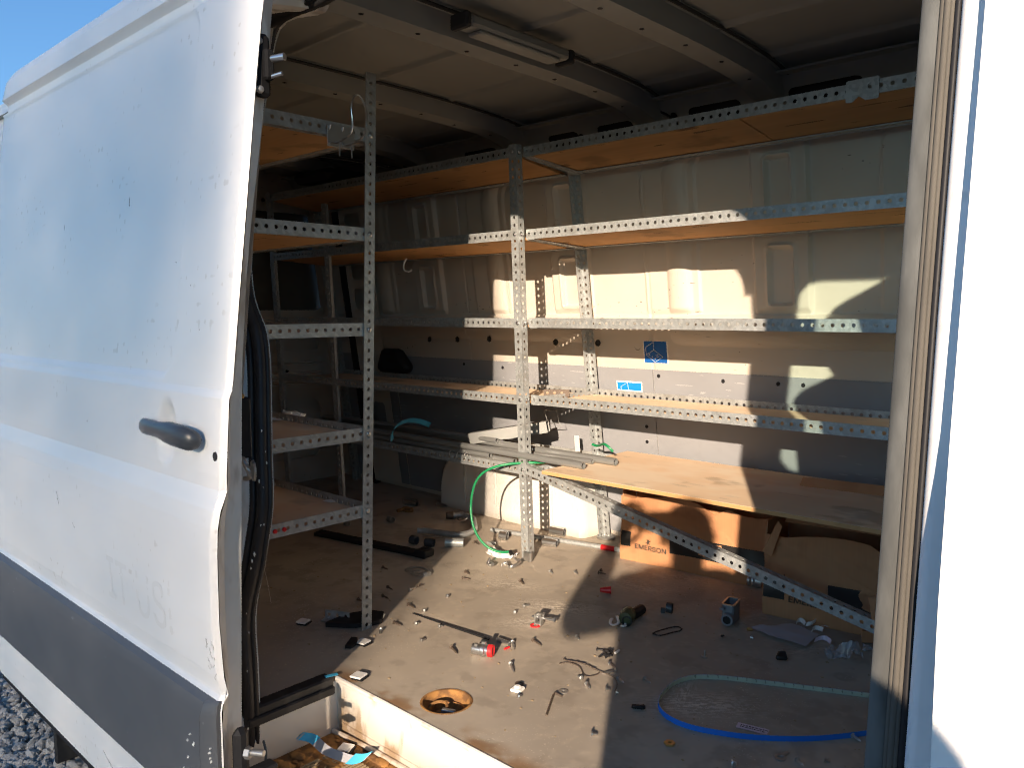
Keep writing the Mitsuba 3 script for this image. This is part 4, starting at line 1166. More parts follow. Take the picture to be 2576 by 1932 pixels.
# ================================================================== cartons on the floor
def carton(label, bl, br, h, depth, text_at, tape_z, flaps, lean_=0.0):
    B = thing('carton', label, 'box')
    bl, br = np.array([*bl, 0.0005]), np.array([*br, 0.0005])
    ex = (br - bl) / np.linalg.norm(br - bl)
    ey = np.array([-ex[1], ex[0], 0])
    L = np.linalg.norm(br - bl)
    up = np.array([0, 0, 1.0]) + ey * lean_
    T = frame(bl, ex, ey, up)

    def wav(poly, th=0.004, amp=0.014, seed=0):
        m = ext(poly, th)
        for _ in range(3):
            m = m.subdivide()
        v = m.vertices.copy()
        w = amp * (meshkit.fbm(np.c_[v[:, 0] * 7, v[:, 1] * 7, np.full(len(v), seed)], 3, seed) - 0.5) * 2
        m.vertices = np.c_[v[:, 0], v[:, 2] + w, v[:, 1]]
        return m
    n = 12
    xs = np.linspace(0, L, n)
    r = np.random.default_rng(int(h * 1000))
    topz = h - 0.040 * meshkit.fbm(np.c_[xs * 9, xs * 0, xs * 0], 2, 5) * 2
    front = Polygon([(0, 0), (L, 0)] + [(x, z) for x, z in zip(xs[::-1], topz[::-1])])
    part(B, 'front_panel', moved(wav(front, seed=1), T), 'card', 30)
    part(B, 'side_panel', moved(bx(0.002, 0.006, 0.010, depth, 0, h * 0.97), T), 'card')
    part(B, 'side_panel', moved(bx(L - 0.006, L - 0.002, 0.010, depth, 0, h * 0.97), T), 'card')
    part(B, 'back_panel', moved(bx(0.008, L - 0.008, depth, depth + 0.004, 0, h), T), 'card')
    part(B, 'bottom_panel', moved(bx(0.008, L - 0.008, 0.012, depth - 0.002, 0, 0.004), T), 'card')
    for fl in flaps:
        (x0, x1, ln, ang, at) = fl
        c, s = math.cos(ang), math.sin(ang)
        m = wav(Polygon([(0, 0), (x1 - x0, 0), (x1 - x0 - 0.01, ln), (0.012, ln * 0.96)]), 0.0035, 0.003, 3)
        part(B, 'flap', moved(m, T @ frame([x0, at, h - 0.003], [1, 0, 0], [0, s, -c], [0, c, s])), 'card', 30)
    # printed name and black tape
    tx = meshkit.text_mesh('EMERSON', 0.0155, 0.0006, bold=True)
    tx.apply_scale([1.15, 1.0, 1.0])
    v = tx.vertices.copy()

    def face_w(x, z):
        return 0.014 * (meshkit.fbm(np.c_[x * 7, z * 7, np.full(len(x), 1.0)], 3, 1) - 0.5) * 2
    xx, zz_ = v[:, 0] + text_at[0], v[:, 1] + text_at[1]
    tx.vertices = np.c_[xx, face_w(xx, zz_) - 0.0012 - v[:, 2], zz_]
    part(B, 'printed_name', moved(tx, T), 'card_print', label='printed lettering reading EMERSON')
    em = cat(*[moved(bx(-0.010, 0.010, -0.0004, 0.0004, -0.0016, 0.0016), frame([text_at[0] + 0.052, -0.0016 + face_w(np.array([text_at[0] + 0.05]), np.array([text_at[1] + 0.028]))[0], text_at[1] + 0.029], [math.cos(a), 0, math.sin(a)], [0, 1, 0], [-math.sin(a), 0, math.cos(a)])) for a in (0.4, 1.2, 2.1)])
    part(B, 'printed_emblem', moved(em, T), 'card_print')

    def tp(x0, x1, z0, z1):
        nx = 14
        X, Z = np.meshgrid(np.linspace(x0, x1, nx), np.linspace(z0, z1, 5), indexing='ij')
        Yw = face_w(X.ravel(), Z.ravel()) - 0.0013
        i = np.arange(nx * 5).reshape(nx, 5)
        q = np.stack([i[:-1, :-1], i[1:, :-1], i[1:, 1:], i[:-1, 1:]], -1).reshape(-1, 4)
        return trimesh.Trimesh(np.c_[X.ravel(), Yw, Z.ravel()], np.vstack([q[:, [0, 1, 2]], q[:, [0, 2, 3]]]), process=False)
    for t in tape_z:
        part(B, 'black_tape', moved(tp(*t), T), 'black_tape', True)
    return B


carton('opened cardboard carton with sunlit front stood against the far wall under the low shelf', (-1.548, 2.205), (-1.03, 2.262), 0.262, 0.10,
       (0.055, 0.047), [(0.185, 0.51, 0.052, 0.112), (0.004, 0.040, 0.050, 0.100)], [(0.01, 0.24, 0.05, 1.25, 0.0), (0.27, 0.50, 0.06, 1.0, 0.0)], 0.03)
carton('darker opened cardboard carton in the shade, right of the sunlit one', (-0.962, 2.062), (-0.36, 2.130), 0.272, 0.20,
       (0.070, 0.050), [(0.002, 0.060, 0.052, 0.125), (0.175, 0.30, 0.050, 0.118)], [(0.05, 0.50, 0.16, 0.75, 0.02)], 0.02)
fp = Polygon([(0, 0), (0.025, -0.01), (0.055, 0.08), (0.045, 0.095)])
single('torn_cardboard', moved(ext(fp, 0.004), frame([-0.958, 2.052, 0.185], [1, 0.1, 0], [0.0, -0.1, 1], [0, -1, 0])), 'card', 'torn strip of cardboard sticking up from the shaded carton corner', 'cardboard')
single('cardboard_sheet', moved(bx(0, 0.26, 0, 0.004, 0, 0.15), frame([-0.63, 1.985, 0.015], [0.99, 0.10, 0.06], [-0.10, 0.99, 0.25], [-0.06, -0.25, 0.97])), 'card', 'loose cardboard sheet leaning on the shaded carton', 'cardboard')

# ================================================================== small things on the floor
def F(x, y, z=0.0008):
    return onz(x, y, z)


def fdir(p, q_):
    d = F(*q_) - F(*p)
    return d / np.linalg.norm(d)


def screw_mesh(p, q_, r=0.0022, head=0.0052):
    a, b = F(*p), F(*q_)
    a[2] = b[2] = r + 0.0006
    a[2] = head
    L = np.linalg.norm(b - a)
    return lathe([(0.0001, -0.0005), (head * 0.7, 0), (head, 0.0012), (head, 0.0022), (r, 0.0032), (r, L * 0.8), (r * 0.2, L)], a, b - a, 10)


def upscrew_mesh(p, L=0.016, r=0.002, head=0.0055, tip=(0.3, 0.2)):
    a = F(*p)
    a[2] = 0.0012
    return lathe([(0.0001, -0.0003), (head, 0), (head, 0.0015), (r, 0.0025), (r, L * 0.85), (r * 0.2, L)], a, (tip[0], tip[1], 1.0), 10)


# (head px, tip px, material, label)
SCREWS = [
    ((1026, 1524), (1043, 1532), 'old_iron', 'rusty screw at the edge of the sun, above the long black rod'),
    ((1066, 1541), (1073, 1533), 'steel', 'short bright screw just above the left end of the black rod'),
    ((990, 1570), (1010, 1576), 'old_iron', 'dark screw in the sun right of the near upright foot'),
    ((1044, 1573), (1056, 1569), 'dull_steel', 'grey screw left of the black rod, first of the pair below it'),
    ((1103, 1580), (1115, 1577), 'dull_steel', 'grey screw right under the middle of the black rod'),
    ((1058, 1615), (1071, 1611), 'steel', 'short screw lying between the white pads and the red capped fitting'),
    ((1135, 1632), (1150, 1647), 'old_iron', 'rusty screw left of the red capped fitting'),
    ((1284, 1674), (1293, 1694), 'dull_steel', 'grey bolt lying below the red capped fitting'),
    ((1170, 1441), (1180, 1446), 'old_iron', 'small dark screw in the sun far left of the red wire nut'),
    ((1162, 1458), (1183, 1460), 'old_iron', 'thin dark nail in the sun below the coil of wire'),
    ((1124, 1504), (1131, 1499), 'steel', 'tiny bright screw in the middle of the sunlit floor'),
    ((1050, 1478), (1066, 1472), 'old_iron', 'dark screw on the shadow line below the wire coil'),
    ((1030, 1488), (1047, 1480), 'steel', 'bright pin on the shadow line below the wire coil'),
    ((1308, 1464), (1318, 1472), 'old_iron', 'curled dark screw below the hook strap near the middle upright'),
    ((1383, 1440), (1391, 1445), 'dull_steel', 'grey screw right of the middle upright foot'),
    ((1446, 1441), (1454, 1446), 'steel', 'bright screw half way to the photographer shadow'),
    ((1316, 1529), (1333, 1524), 'dull_steel', 'grey screw above left of the beam clamp'),
    ((1340, 1614), (1362, 1627), 'old_iron', 'dark countersunk screw right of the red capped fitting'),
    ((1450, 1604), (1458, 1611), 'dull_steel', 'screw inside the left edge of the big shadow'),
    ((1464, 1711), (1452, 1704), 'dull_steel', 'screw beside the kinked wire at the shadow edge'),
    ((1474, 1724), (1485, 1735), 'steel', 'bright short bolt at the shadow edge below the kinked wire'),
    ((1302, 1757), (1314, 1753), 'steel', 'bright short bolt below the white plastic base'),
    ((1532, 1673), (1549, 1685), 'steel', 'bright screw at the right end of the kinked wire'),
    ((1550, 1692), (1515, 1697), 'steel', 'long bright pin at the right end of the kinked wire'),
    ((1553, 1710), (1570, 1721), 'steel', 'wide headed screw in the shadow right of the kinked wire'),
    ((1620, 1711), (1638, 1722), 'dull_steel', 'wide headed screw in the shadow left of the tape bend'),
    ((1523, 1738), (1536, 1737), 'steel', 'short blue-grey pin in the shadow below the wide headed screw'),
    ((1549, 1746), (1557, 1747), 'steel', 'tiny screw right of the short blue-grey pin'),
    ((1487, 1852), (1504, 1850), 'steel', 'bright pin in the shadow near the sill'),
    ((2143, 1855), (2166, 1869), 'steel', 'long bright screw beyond the blue tape end'),
    ((1500, 1637), (1527, 1638), 'black', 'black nail above the black debris'),
    ((975, 1480), (988, 1486), 'old_iron', 'dark screw in the left shade below the black bar'),
    ((962, 1502), (978, 1508), 'old_iron', 'dark screw in the left shade near the upright'),
    ((900, 1511), (915, 1516), 'old_iron', 'dark screw in the left shade left of the upright'),
    ((962, 1430), (976, 1435), 'old_iron', 'dark screw in the left shade by the long black bar'),
    ((1504, 1444), (1524, 1446), 'old_iron', 'thin dark nail in the arm shadow above the red wire nut'),
    ((1510, 1437), (1516, 1439), 'old_iron', 'short dark nail just above the thin nail in the arm shadow'),
    ((1289, 1619), (1294, 1637), 'dull_steel', 'screw standing by the red shard next to the capped fitting'),
    ((1294, 1545), (1302, 1537), 'dull_steel', 'round headed screw left of the beam clamp'),
    ((1847, 1930), (1840, 1915), 'steel', 'bright screw at the bottom edge in the shadow'),
    ((2002, 1916), (2022, 1930), 'steel', 'thick bright bolt at the bottom edge below the ring terminal'),
    ((1815, 1603), (1822, 1601), 'black', 'small black staple below the grey conduit body'),
    ((1888, 1607), (1896, 1609), 'steel', 'small bright screw below the plastic bag tip'),
    ((1194, 1366), (1205, 1372), 'old_iron', 'dark screw at the shadow line beside the conduit connectors'),
    ((958, 1588), (955, 1598), 'steel', 'small pale pin below the black rubber flap'),
]
for h, t, m_, lab in SCREWS:
    single('screw', screw_mesh(h, t, 0.0024 if m_ != 'black' else 0.0018, 0.0055 if m_ != 'black' else 0.0035), m_, lab, 'screw')
single('screw', upscrew_mesh((1771, 1653), 0.018, 0.0018, 0.0075, (0.1, 0.1)), 'dull_steel', 'screw standing on its wide head in the shadow above the measuring tape', 'screw')


def disc(p, r0, r1, h, n=20):
    return lathe([(r0, 0), (r1, 0), (r1, h), (r0, h), (r0, 0)], F(*p), n=n)


single('washer', disc((1417, 1741), 0.0045, 0.0105, 0.0018), 'dull_steel', 'flat steel washer in the sun by the rusty hook', 'washer')
single('washer', disc((1684, 1873), 0.0042, 0.011, 0.004, 6), 'copper', 'brassy hexagonal washer in the shadow near the sill', 'washer')
single('washer', disc((1306, 1722), 0.006, 0.010, 0.002), 'old_iron', 'rusty washer just behind the white plastic base', 'washer')
single('rivet', disc((2080, 1916), 0.001, 0.005, 0.003), 'dull_steel', 'small rivet at the bottom of the floor by the ring terminal', 'rivet')
rt = F(1962, 1908)
single('ring_terminal', cat(lathe([(0.006, 0), (0.011, 0), (0.011, 0.002), (0.006, 0.002), (0.006, 0)], rt, n=18), obox(rt + fdir((1962, 1908), (1988, 1892)) * 0.018 + [0, 0, 0.002], fdir((1962, 1908), (1988, 1892)), (0.022, 0.006, 0.003))), 'dull_steel', 'ring terminal lying in the shadow at the bottom of the floor', 'terminal')
# white pads: cable tie bases with a dark rim
for (p, rot, lab) in (((762, 1562), (0.9, 0.4), 'white square cable base in the left shade'), ((913, 1613), (0.97, 0.2), 'white square cable base on the shadow line'), ((902, 1698), (0.95, 0.3), 'white square cable base on the sill corner in the sun'), ((870, 1880), (0.9, 0.45), 'white square cable base on the step tread')):
    K = thing('cable_mount', lab, 'cable mount')
    z = 0.0 if p[1] < 1800 else -0.129
    o = onz(p[0], p[1], z + 0.008)
    part(K, 'pad', obox([o[0], o[1], z + 0.0065], (*rot, 0), (0.030, 0.030, 0.0045), 0.0012), 'white_plastic')
    part(K, 'adhesive', obox([o[0] + 0.003, o[1] + 0.002, z + 0.0022], (*rot, 0), (0.030, 0.030, 0.0036)), 'black')
K = thing('cable_mount', 'white plastic cable mount in the sun below the rusty washer', 'cable mount')
o = F(1302, 1739)
part(K, 'pad', obox(o + [0, 0, 0.004], (0.95, 0.25, 0), (0.026, 0.026, 0.007), 0.002), 'white_plastic')
part(K, 'saddle', obox(o + [0, 0, 0.010], (0.95, 0.25, 0), (0.012, 0.012, 0.006), 0.002), 'white_plastic')
# perforated bracket in the left shade
bk = F(845, 1556)
single('strut_bracket', angle(0.075, bk + [-0.02, -0.02, 0.0005], (0.9, 0.42, 0), (0, 0, 1), (0.42, -0.9, 0), 0.026), 'galv', 'perforated steel bracket in the shade left of the near upright', 'bracket')
single('screw', screw_mesh((830, 1559), (812, 1553)), 'steel', 'bright screw beside the perforated bracket', 'screw')
# black rubber flap
pts = [F(823, 1577), F(870, 1557), F(925, 1546), F(962, 1550), F(958, 1568), F(925, 1577), F(880, 1580)]
single('rubber_piece', (lambda m: (m.apply_translation([0, 0, 0.001]), m)[1])(ext(Polygon([(p[0], p[1]) for p in pts]).buffer(0.004), 0.012)), 'black', 'black curved rubber flap at the foot of the near upright', 'rubber')
pts = [F(868, 1632), F(884, 1610), F(900, 1612), F(900, 1622), F(884, 1633)]
single('rubber_scrap', (lambda m: (m.apply_translation([0, 0, 0.001]), m)[1])(ext(Polygon([(p[0], p[1]) for p in pts]), 0.008)), 'black', 'small black rubber scrap beside the white base on the shadow line', 'rubber')
a, b = F(953, 1570), F(966, 1552)
single('pin', cyl(a + [0, 0, 0.004], b + [0, 0, 0.006], 0.004), 'steel', 'bright pin leaning behind the near upright foot', 'pin')
# long black rod
a, b = F(1038, 1545), F(1230, 1613)
single('black_rod', tube([a + [0, 0, 0.002], (a + b) / 2 + [0, 0, 0.003], b + [0, 0, 0.005]], [0.0015, 0.003, 0.0035], 8), 'black', 'long thin black rod pointing at the red capped fitting', 'rod')
# red capped fitting
K = thing('conduit_fitting', 'zinc conduit connector with a red end cap on the sunlit floor', 'fitting')
a, b = F(1189, 1648), F(1241, 1655)
a[2] = b[2] = 0.0175
d = (b - a) / np.linalg.norm(b - a)
L = np.linalg.norm(b - a)
part(K, 'barrel', lathe([(0, 0), (0.0125, 0), (0.0135, 0.002), (0.0135, L * 0.42), (0.017, L * 0.46), (0.017, L * 0.62), (0.014, L * 0.65), (0.014, L * 0.78)], a, d, 16), 'steel', 40)
part(K, 'end_cap', lathe([(0.012, L * 0.76), (0.0155, L * 0.78), (0.0155, L * 0.96), (0.0135, L), (0.010, L * 0.97), (0.0, L * 0.95)], a, d, 20), 'red', 40)
part(K, 'screw_lug', obox(a + d * L * 0.55 + [0, 0, 0.018], d, (0.012, 0.007, 0.008), 0.001), 'steel')
part(K, 'screw_lug', obox(a + d * L * 0.25 + [0, -0.006, 0.013], d, (0.008, 0.007, 0.008), 0.001), 'steel')
a, b = F(1250, 1613), F(1282, 1624)
single('steel_pin', cyl(a + [0, 0, 0.005], b + [0, 0, 0.005], 0.0052), 'steel', 'polished steel pin above the red shard', 'pin', None, 40)
a, b = F(1266, 1637), F(1284, 1631)
single('red_shard', obox((a + b) / 2 + [0, 0, 0.003], b - a, (0.018, 0.004, 0.005), 0.001), 'red', 'little red plastic shard right of the capped fitting', 'plastic')
# beam clamp
K = thing('beam_clamp', 'small steel beam clamp with a sideways bolt on a red ring', 'clamp')
o = F(1354, 1573)
part(K, 'body', cat(obox(o + [-0.008, 0, 0.016], (0.95, 0.3, 0), (0.004, 0.020, 0.030), 0.001), obox(o + [0.009, 0.003, 0.016], (0.95, 0.3, 0), (0.004, 0.020, 0.030), 0.001), obox(o + [0, 0.010, 0.027], (0.95, 0.3, 0), (0.022, 0.010, 0.006), 0.001), obox(o + [0, 0, 0.006], (0.95, 0.3, 0), (0.020, 0.018, 0.004), 0.001)), 'dull_steel')
part(K, 'bolt', cyl(o + [-0.022, 0, 0.019], o + [0.042, 0.020, 0.019], 0.0035), 'steel', 40)
part(K, 'bolt_head', cyl(o + [0.038, 0.019, 0.019], o + [0.043, 0.0205, 0.019], 0.0065, 6), 'steel')
part(K, 'red_ring', lathe([(0.009, 0), (0.014, 0), (0.014, 0.003), (0.009, 0.003), (0.009, 0)], o + [-0.002, -0.010, 0.0], n=18), 'red')
# red wire nut
o = F(1522, 1493)
d = fdir((1506, 1492), (1542, 1493))
single('wire_nut', lathe([(0, 0), (0.006, 0.001), (0.008, 0.012), (0.0105, 0.026), (0.0115, 0.034), (0.0, 0.032)], o - d * 0.016 + [0, 0, 0.0105], d, 12), 'red', 'red ribbed wire nut on the floor in the photographer shadow', 'wire nut')
# olive valve-like connector
K = thing('plug_connector', 'olive plug connector with a dark barrel and white clip', 'connector')
o = F(1578, 1568)
d = fdir((1580, 1568), (1622, 1542))
part(K, 'barrel', lathe([(0.0, 0.0), (0.012, 0.0), (0.0145, 0.004), (0.0145, 0.055), (0.013, 0.058), (0.0, 0.058)], o + d * 0.024 + [0, 0, 0.0148], d, 18), 'black', 40)
part(K, 'collar', lathe([(0.0, -0.022), (0.010, -0.022), (0.018, -0.020), (0.0205, 0.0), (0.019, 0.018), (0.013, 0.024)], o + [0, 0, 0.0205], (d[0] * 0.6 - 0.35, d[1] * 0.9 + 0.3, 0.1), 18), 'dull_green', 40)
part(K, 'mouth', lathe([(0.013, 0.0), (0.0145, 0.004), (0.011, 0.005), (0.009, -0.004), (0.0, -0.004)], o + np.array([0.012, -0.018, 0.014]), (0.3, -0.9, 0.2), 18), 'black', 40)
ck = [F(1539, 1562), F(1548, 1578), F(1556, 1572), F(1552, 1556), F(1560, 1562), F(1562, 1580)]
part(K, 'white_clip', tube(smooth_path([p + [0, 0, 0.006] for p in ck], 24), 0.003, 7, flat=(1.4, 0.7)), 'white_plastic', 40)
o = F(1677, 1543)
K = thing('spring_clip', 'dark green-grey conduit clip standing in the shadow', 'clip')
part(K, 'saddle', lathe([(0.013, 0.0), (0.0145, 0.0), (0.0145, 0.016), (0.013, 0.016), (0.013, 0.0)], o + [0, 0.0, 0.0165], (1, 0.35, 0), 16), 'handle', 40)
part(K, 'tab', obox(o + [-0.008, -0.006, 0.008], (0.9, 0.4, 0), (0.012, 0.003, 0.016)), 'handle')
lp = [F(1642, 1596), F(1660, 1601), F(1690, 1594), F(1715, 1585), F(1708, 1580), F(1680, 1583), F(1655, 1590), F(1642, 1596)]
single('wire_loop', tube(smooth_path([p + [0, 0, 0.002] for p in lp], 40), 0.0016, 6), 'black', 'thin flat black loop on the floor below the spring clip', 'wire')
# conduit body (LB)
K = thing('conduit_junction', 'grey open topped conduit body standing on the floor in the shadow', 'fitting')
o = F(1838, 1560)
ex = np.array([-0.20, 0.98, 0])
ey = np.array([-0.98, -0.20, 0])
T = frame(o, ex, ey, [0, 0, 1])
so = rrect(-0.032, 0.034, -0.017, 0.017, 0.008)
part(K, 'shell', moved(cat(ext(so.difference(so.buffer(-0.003)), 0.050), ext(so, 0.004)), T), 'cast_grey', 30)
part(K, 'rim', moved((lambda m: (m.apply_translation([0, 0, 0.0503]), m)[1])(ext(so.buffer(0.0015).difference(so.buffer(-0.0035)), 0.003)), T), 'dull_steel')
part(K, 'hub', moved(lathe([(0.011, 0.0), (0.016, 0.0), (0.0165, 0.012), (0.014, 0.022), (0.008, 0.022)], (0.0, 0, 0), (0, 0, 1), 18), T @ frame([-0.052, -0.004, 0.0175], [0, 0, 1], [0, 1, 0], [1, 0, 0])), 'cast_grey', 40)
part(K, 'hub_bore', moved(lathe([(0, 0.004), (0.011, 0.004), (0.011, 0.0)], (0, 0, 0), (0, 0, 1), 18), T @ frame([-0.0525, -0.004, 0.0175], [0, 0, 1], [0, 1, 0], [1, 0, 0])), 'black')
part(K, 'ear', moved(bx(-0.045, -0.031, 0.006, 0.018, 0.040, 0.046), T), 'cast_grey')
# connector against the carton
a, b = F(1880, 1475), F(1917, 1480)
a[2] = b[2] = 0.0215
d = b - a
L = np.linalg.norm(d)
single('conduit_coupling', lathe([(0.010, 0.0), (0.016, 0.0), (0.017, L * 0.15), (0.014, L * 0.2), (0.0185, L * 0.3), (0.0185, L * 0.42), (0.015, L * 0.46), (0.0205, L * 0.55), (0.0205, L * 0.95), (0.0, L)], a, d, 18), 'dull_steel', 'ribbed metal coupling lying at the foot of the sunlit carton corner', 'coupling', None, 40)
# black debris
r2 = np.random.default_rng(5)
dm = []
for i in range(16):
    p = F(1510 + 34 * r2.random(), 1641 + 16 * r2.random())
    dm.append(obox(p + [0, 0, 0.004 + 0.003 * r2.random()], (r2.random() - 0.5, r2.random() - 0.5, 0.2), (0.012 * r2.random() + 0.004, 0.004, 0.004)))
single('broken_clip', cat(*dm), 'black', 'crushed black plastic clip in the shadow above the kinked wire', 'clip')
a, b = F(1547, 1648), F(1558, 1641)
single('terminal_pin', cyl(a + [0, 0, 0.004], b + [0, 0, 0.004], 0.003), 'white_plastic', 'white pin next to the crushed black clip', 'pin')
o = F(1601, 1783)
single('black_clip', cat(obox(o + [0, 0, 0.004], (0.9, 0.5, 0), (0.020, 0.008, 0.007), 0.001), obox(o + [0.012, 0.006, 0.005], (0.5, 0.9, 0), (0.010, 0.007, 0.009), 0.001)), 'black', 'tiny black clip left of the tape bend', 'clip')
# kinked wires
w1 = smooth_path([F(x, y) + [0, 0, 0.0025] for x, y in ((1407, 1673), (1436, 1672), (1455, 1679), (1464, 1692), (1476, 1705), (1494, 1703), (1507, 1697))], 40)
single('kinked_wire', tube(w1, 0.0010, 6), 'old_iron', 'thin kinked wire running out of the big shadow', 'wire')
w2 = smooth_path([F(x, y) + [0, 0, 0.004] for x, y in ((1417, 1662), (1428, 1668), (1444, 1670), (1470, 1676), (1508, 1694), (1540, 1706), (1552, 1728), (1546, 1745))], 60)
tw = np.linspace(0, 40, 60)
single('twisted_wire', cat(tube(w2, 0.0009, 6), tube(w2[:26] + 0.0020 * np.c_[np.cos(tw[:26] * 3), np.sin(tw[:26] * 3), np.sin(tw[:26] * 2) * 0.4 + 0.5], 0.0011, 6)), 'old_iron', 'dark twisted wire lying above the kinked one', 'wire')
# rusty hook
h = [F(1374, 1804), F(1384, 1775), F(1392, 1752), F(1397, 1748), F(1414, 1756)]
single('rusty_hook', tube(np.array([h[0] + [0, 0, 0.003], h[1] + [0, 0, 0.003], h[2] + [0, 0, 0.003], h[3] + [0, 0, 0.004], h[4] + [0, 0, 0.003]]), 0.0022, 7), 'old_iron', 'long rusty L shaped hook in the sun left of the big shadow', 'hook')
# small metal straps
single('conduit_strap', tube(smooth_path([F(1262, 1425) + [0, 0, 0.004], F(1270, 1420) + [0, 0, 0.004], F(1276, 1426) + [0, 0, 0.010], F(1284, 1433) + [0, 0, 0.008], F(1296, 1432) + [0, 0, 0.012], F(1301, 1422) + [0, 0, 0.016]], 30), 0.0055, 8, flat=(0.3, 1)), 'steel', 'bent steel strap on the floor left of the middle upright foot', 'strap', None, 40)
o = F(1232, 1424)
single('cable_clamp', cat(obox(o + [0, 0, 0.006], (0.8, -0.3, 0), (0.028, 0.014, 0.010), 0.002), cyl(o + [-0.010, 0.004, 0.010], o + [-0.004, 0.006, 0.024], 0.0045), cyl(o + [0.004, 0, 0.010], o + [0.022, -0.008, 0.012], 0.006)), 'steel', 'small bright cable clamp left of the bent steel strap', 'clamp', None, 40)
o = F(1236, 1372)
single('hanger_plate', obox(o + [0, 0, 0.008], (0.9, -0.2, 0.1), (0.04, 0.016, 0.010), 0.001), 'galv', 'small drilled hanger plate behind the crumpled paper', 'plate')
single('crumpled_paper', crumple(F(1262, 1400), 0.105, 0.055, 0.030, 12, 11, 0.35), 'paper', 'crumpled white paper under the green cable end', 'paper')
# conduits and couplings behind the middle upright
a, b = F(1236, 1338), F(1575, 1392)
a[2] = b[2] = 0.009
K = thing('conduit', 'thin galvanised conduit with a red band lying across the floor behind the upright', 'conduit')
part(K, 'tube', pipe(a, b, 0.0085), 'galv', 40)
part(K, 'red_band', lathe([(0.0088, 0), (0.0092, 0.0005), (0.0092, 0.052), (0.0088, 0.0525)], a + (b - a) * 0.83, b - a, 16), 'red', 40)


def short_pipe(p, q_, r, label, mat='steel'):
    a, b = F(*p), F(*q_)
    a[2] = b[2] = r + 0.0005
    single('conduit_coupling', pipe(a, b, r, 0.002), mat, label, 'coupling', None, 40)


short_pipe((1385, 1345), (1420, 1350), 0.0165, 'bright open coupling behind the banded conduit')
short_pipe((1366, 1373), (1401, 1377), 0.0145, 'bright coupling in front of the banded conduit')
short_pipe((1258, 1358), (1276, 1360), 0.0165, 'short ring coupling behind the green cable')
short_pipe((1120, 1376), (1166, 1376), 0.0165, 'grey knurled connector on the shadow line beside the bent elbow', 'galv')
short_pipe((1070, 1374), (1092, 1376), 0.0150, 'blue grey coupling in the shade left of the knurled connector', 'handle')
short_pipe((1035, 1368), (1048, 1371), 0.0160, 'dark flanged ring in the shade, leftmost of the couplings', 'handle')
short_pipe((1018, 1268), (1050, 1274), 0.0130, 'bright connector in the deep shade by the wheel arch')
short_pipe((1100, 1272), (1122, 1277), 0.0080, 'small bright fitting in the shade at the wheel arch foot')
short_pipe((978, 1312), (988, 1316), 0.0130, 'round grey knob in the shade behind the near upright', 'dull_steel')
short_pipe((868, 1322), (878, 1325), 0.0100, 'dull little ring in the shade under the near rack', 'dull_steel')
el = smooth_path([F(x, y) + [0, 0, 0.014] for x, y in ((1140, 1305), (1165, 1305), (1186, 1311), (1193, 1327), (1190, 1345), (1170, 1353), (1110, 1350), (1050, 1344))], 60)
K = thing('conduit_elbow', 'bent conduit elbow with a dark capped end on the shadow line', 'conduit')
part(K, 'tube', tube(el, 0.0115, 12), 'galv', 40)
d = el[0] - el[2]
part(K, 'cap', cyl(el[0], el[0] + d / np.linalg.norm(d) * 0.028, 0.0145), 'old_iron', 40)
single('bearing_strap', tube(smooth_path([F(1150, 1309) + [0, 0, 0.012], F(1163, 1302) + [0, 0, 0.020], F(1178, 1309) + [0, 0, 0.014], F(1165, 1315) + [0, 0, 0.008], F(1150, 1309) + [0, 0, 0.012]], 30), 0.004, 7), 'steel', 'oval steel strap beside the capped end of the elbow', 'strap', None, 40)
single('metal_blade', obox(F(1088, 1357) + [0, 0, 0.012], fdir((1065, 1355), (1110, 1358)), (0.075, 0.012, 0.002)), 'steel', 'flat bright metal strip resting on the couplings in the shade', 'strip')
a, b = F(800, 1345), F(1072, 1402)
d = (b - a) / np.linalg.norm(b - a)
single('black_bar', cat(obox((a + b) / 2 + [0, 0, 0.008], d, (np.linalg.norm(b - a), 0.045, 0.014), 0.003), obox(b + [-0.01, 0.0, 0.014], d, (0.05, 0.055, 0.026), 0.004)), 'black', 'long flat black bar lying in the shade under the near rack', 'bar')
cw = []
for i in range(4):
    cc = F(1052, 1441)
    cw.append(tube([cc + [(0.055 - 0.004 * i) * math.cos(a) + 0.003 * i, (0.030 - 0.003 * i) * math.sin(a), 0.002 + 0.003 * i] for a in np.linspace(0, 2 * np.pi, 40)], 0.0011, 5))
single('wire_coil', cat(*cw), 'dull_steel', 'small coil of thin wire on the shadow line', 'wire')
single('red_fitting', cat(obox(F(1025, 1288) + [0, 0, 0.010], (0.9, 0.2, 0), (0.05, 0.025, 0.018), 0.004), cyl(F(1000, 1290) + [0, 0, 0.008], F(1015, 1287) + [0, 0, 0.008], 0.008)), 'rust', 'dark rusty red fitting in the deep shade behind the near upright', 'fitting')
# measuring tape standing on edge
tp = [(2214, 1754), (2066, 1735), (1921, 1717), (1800, 1704), (1745, 1704), (1700, 1717), (1672, 1740), (1657, 1766), (1661, 1786), (1685, 1808), (1735, 1829), (1800, 1843), (1870, 1853), (1938, 1858), (2031, 1859), (2097, 1855), (2163, 1847), (2223, 1839)]
tpp = smooth_path([onz(x, y + 6, 0.001) for x, y in tp], 110)
K = thing('measuring_tape', 'bent strip of measuring tape on its edge, blue outside and pale with ticks inside', 'measuring tape')
tpp[:, 2] = 0.0062
tg = np.gradient(tpp, axis=0)
nn = np.cross(tg, [0, 0, 1.0])
nn /= np.linalg.norm(nn, axis=1, keepdims=True)
tilt = np.array([0, 0, 1.0]) + 0.25 * nn * np.linspace(-1, 0.3, 110)[:, None]
part(K, 'inner_face', strip(tpp, 0.0115, 0.0005, tilt), 'tape_face', 30)
cen = tpp.mean(0)
sg = np.sign(((tpp - cen) * nn)[:, :2].sum(1))[:, None]
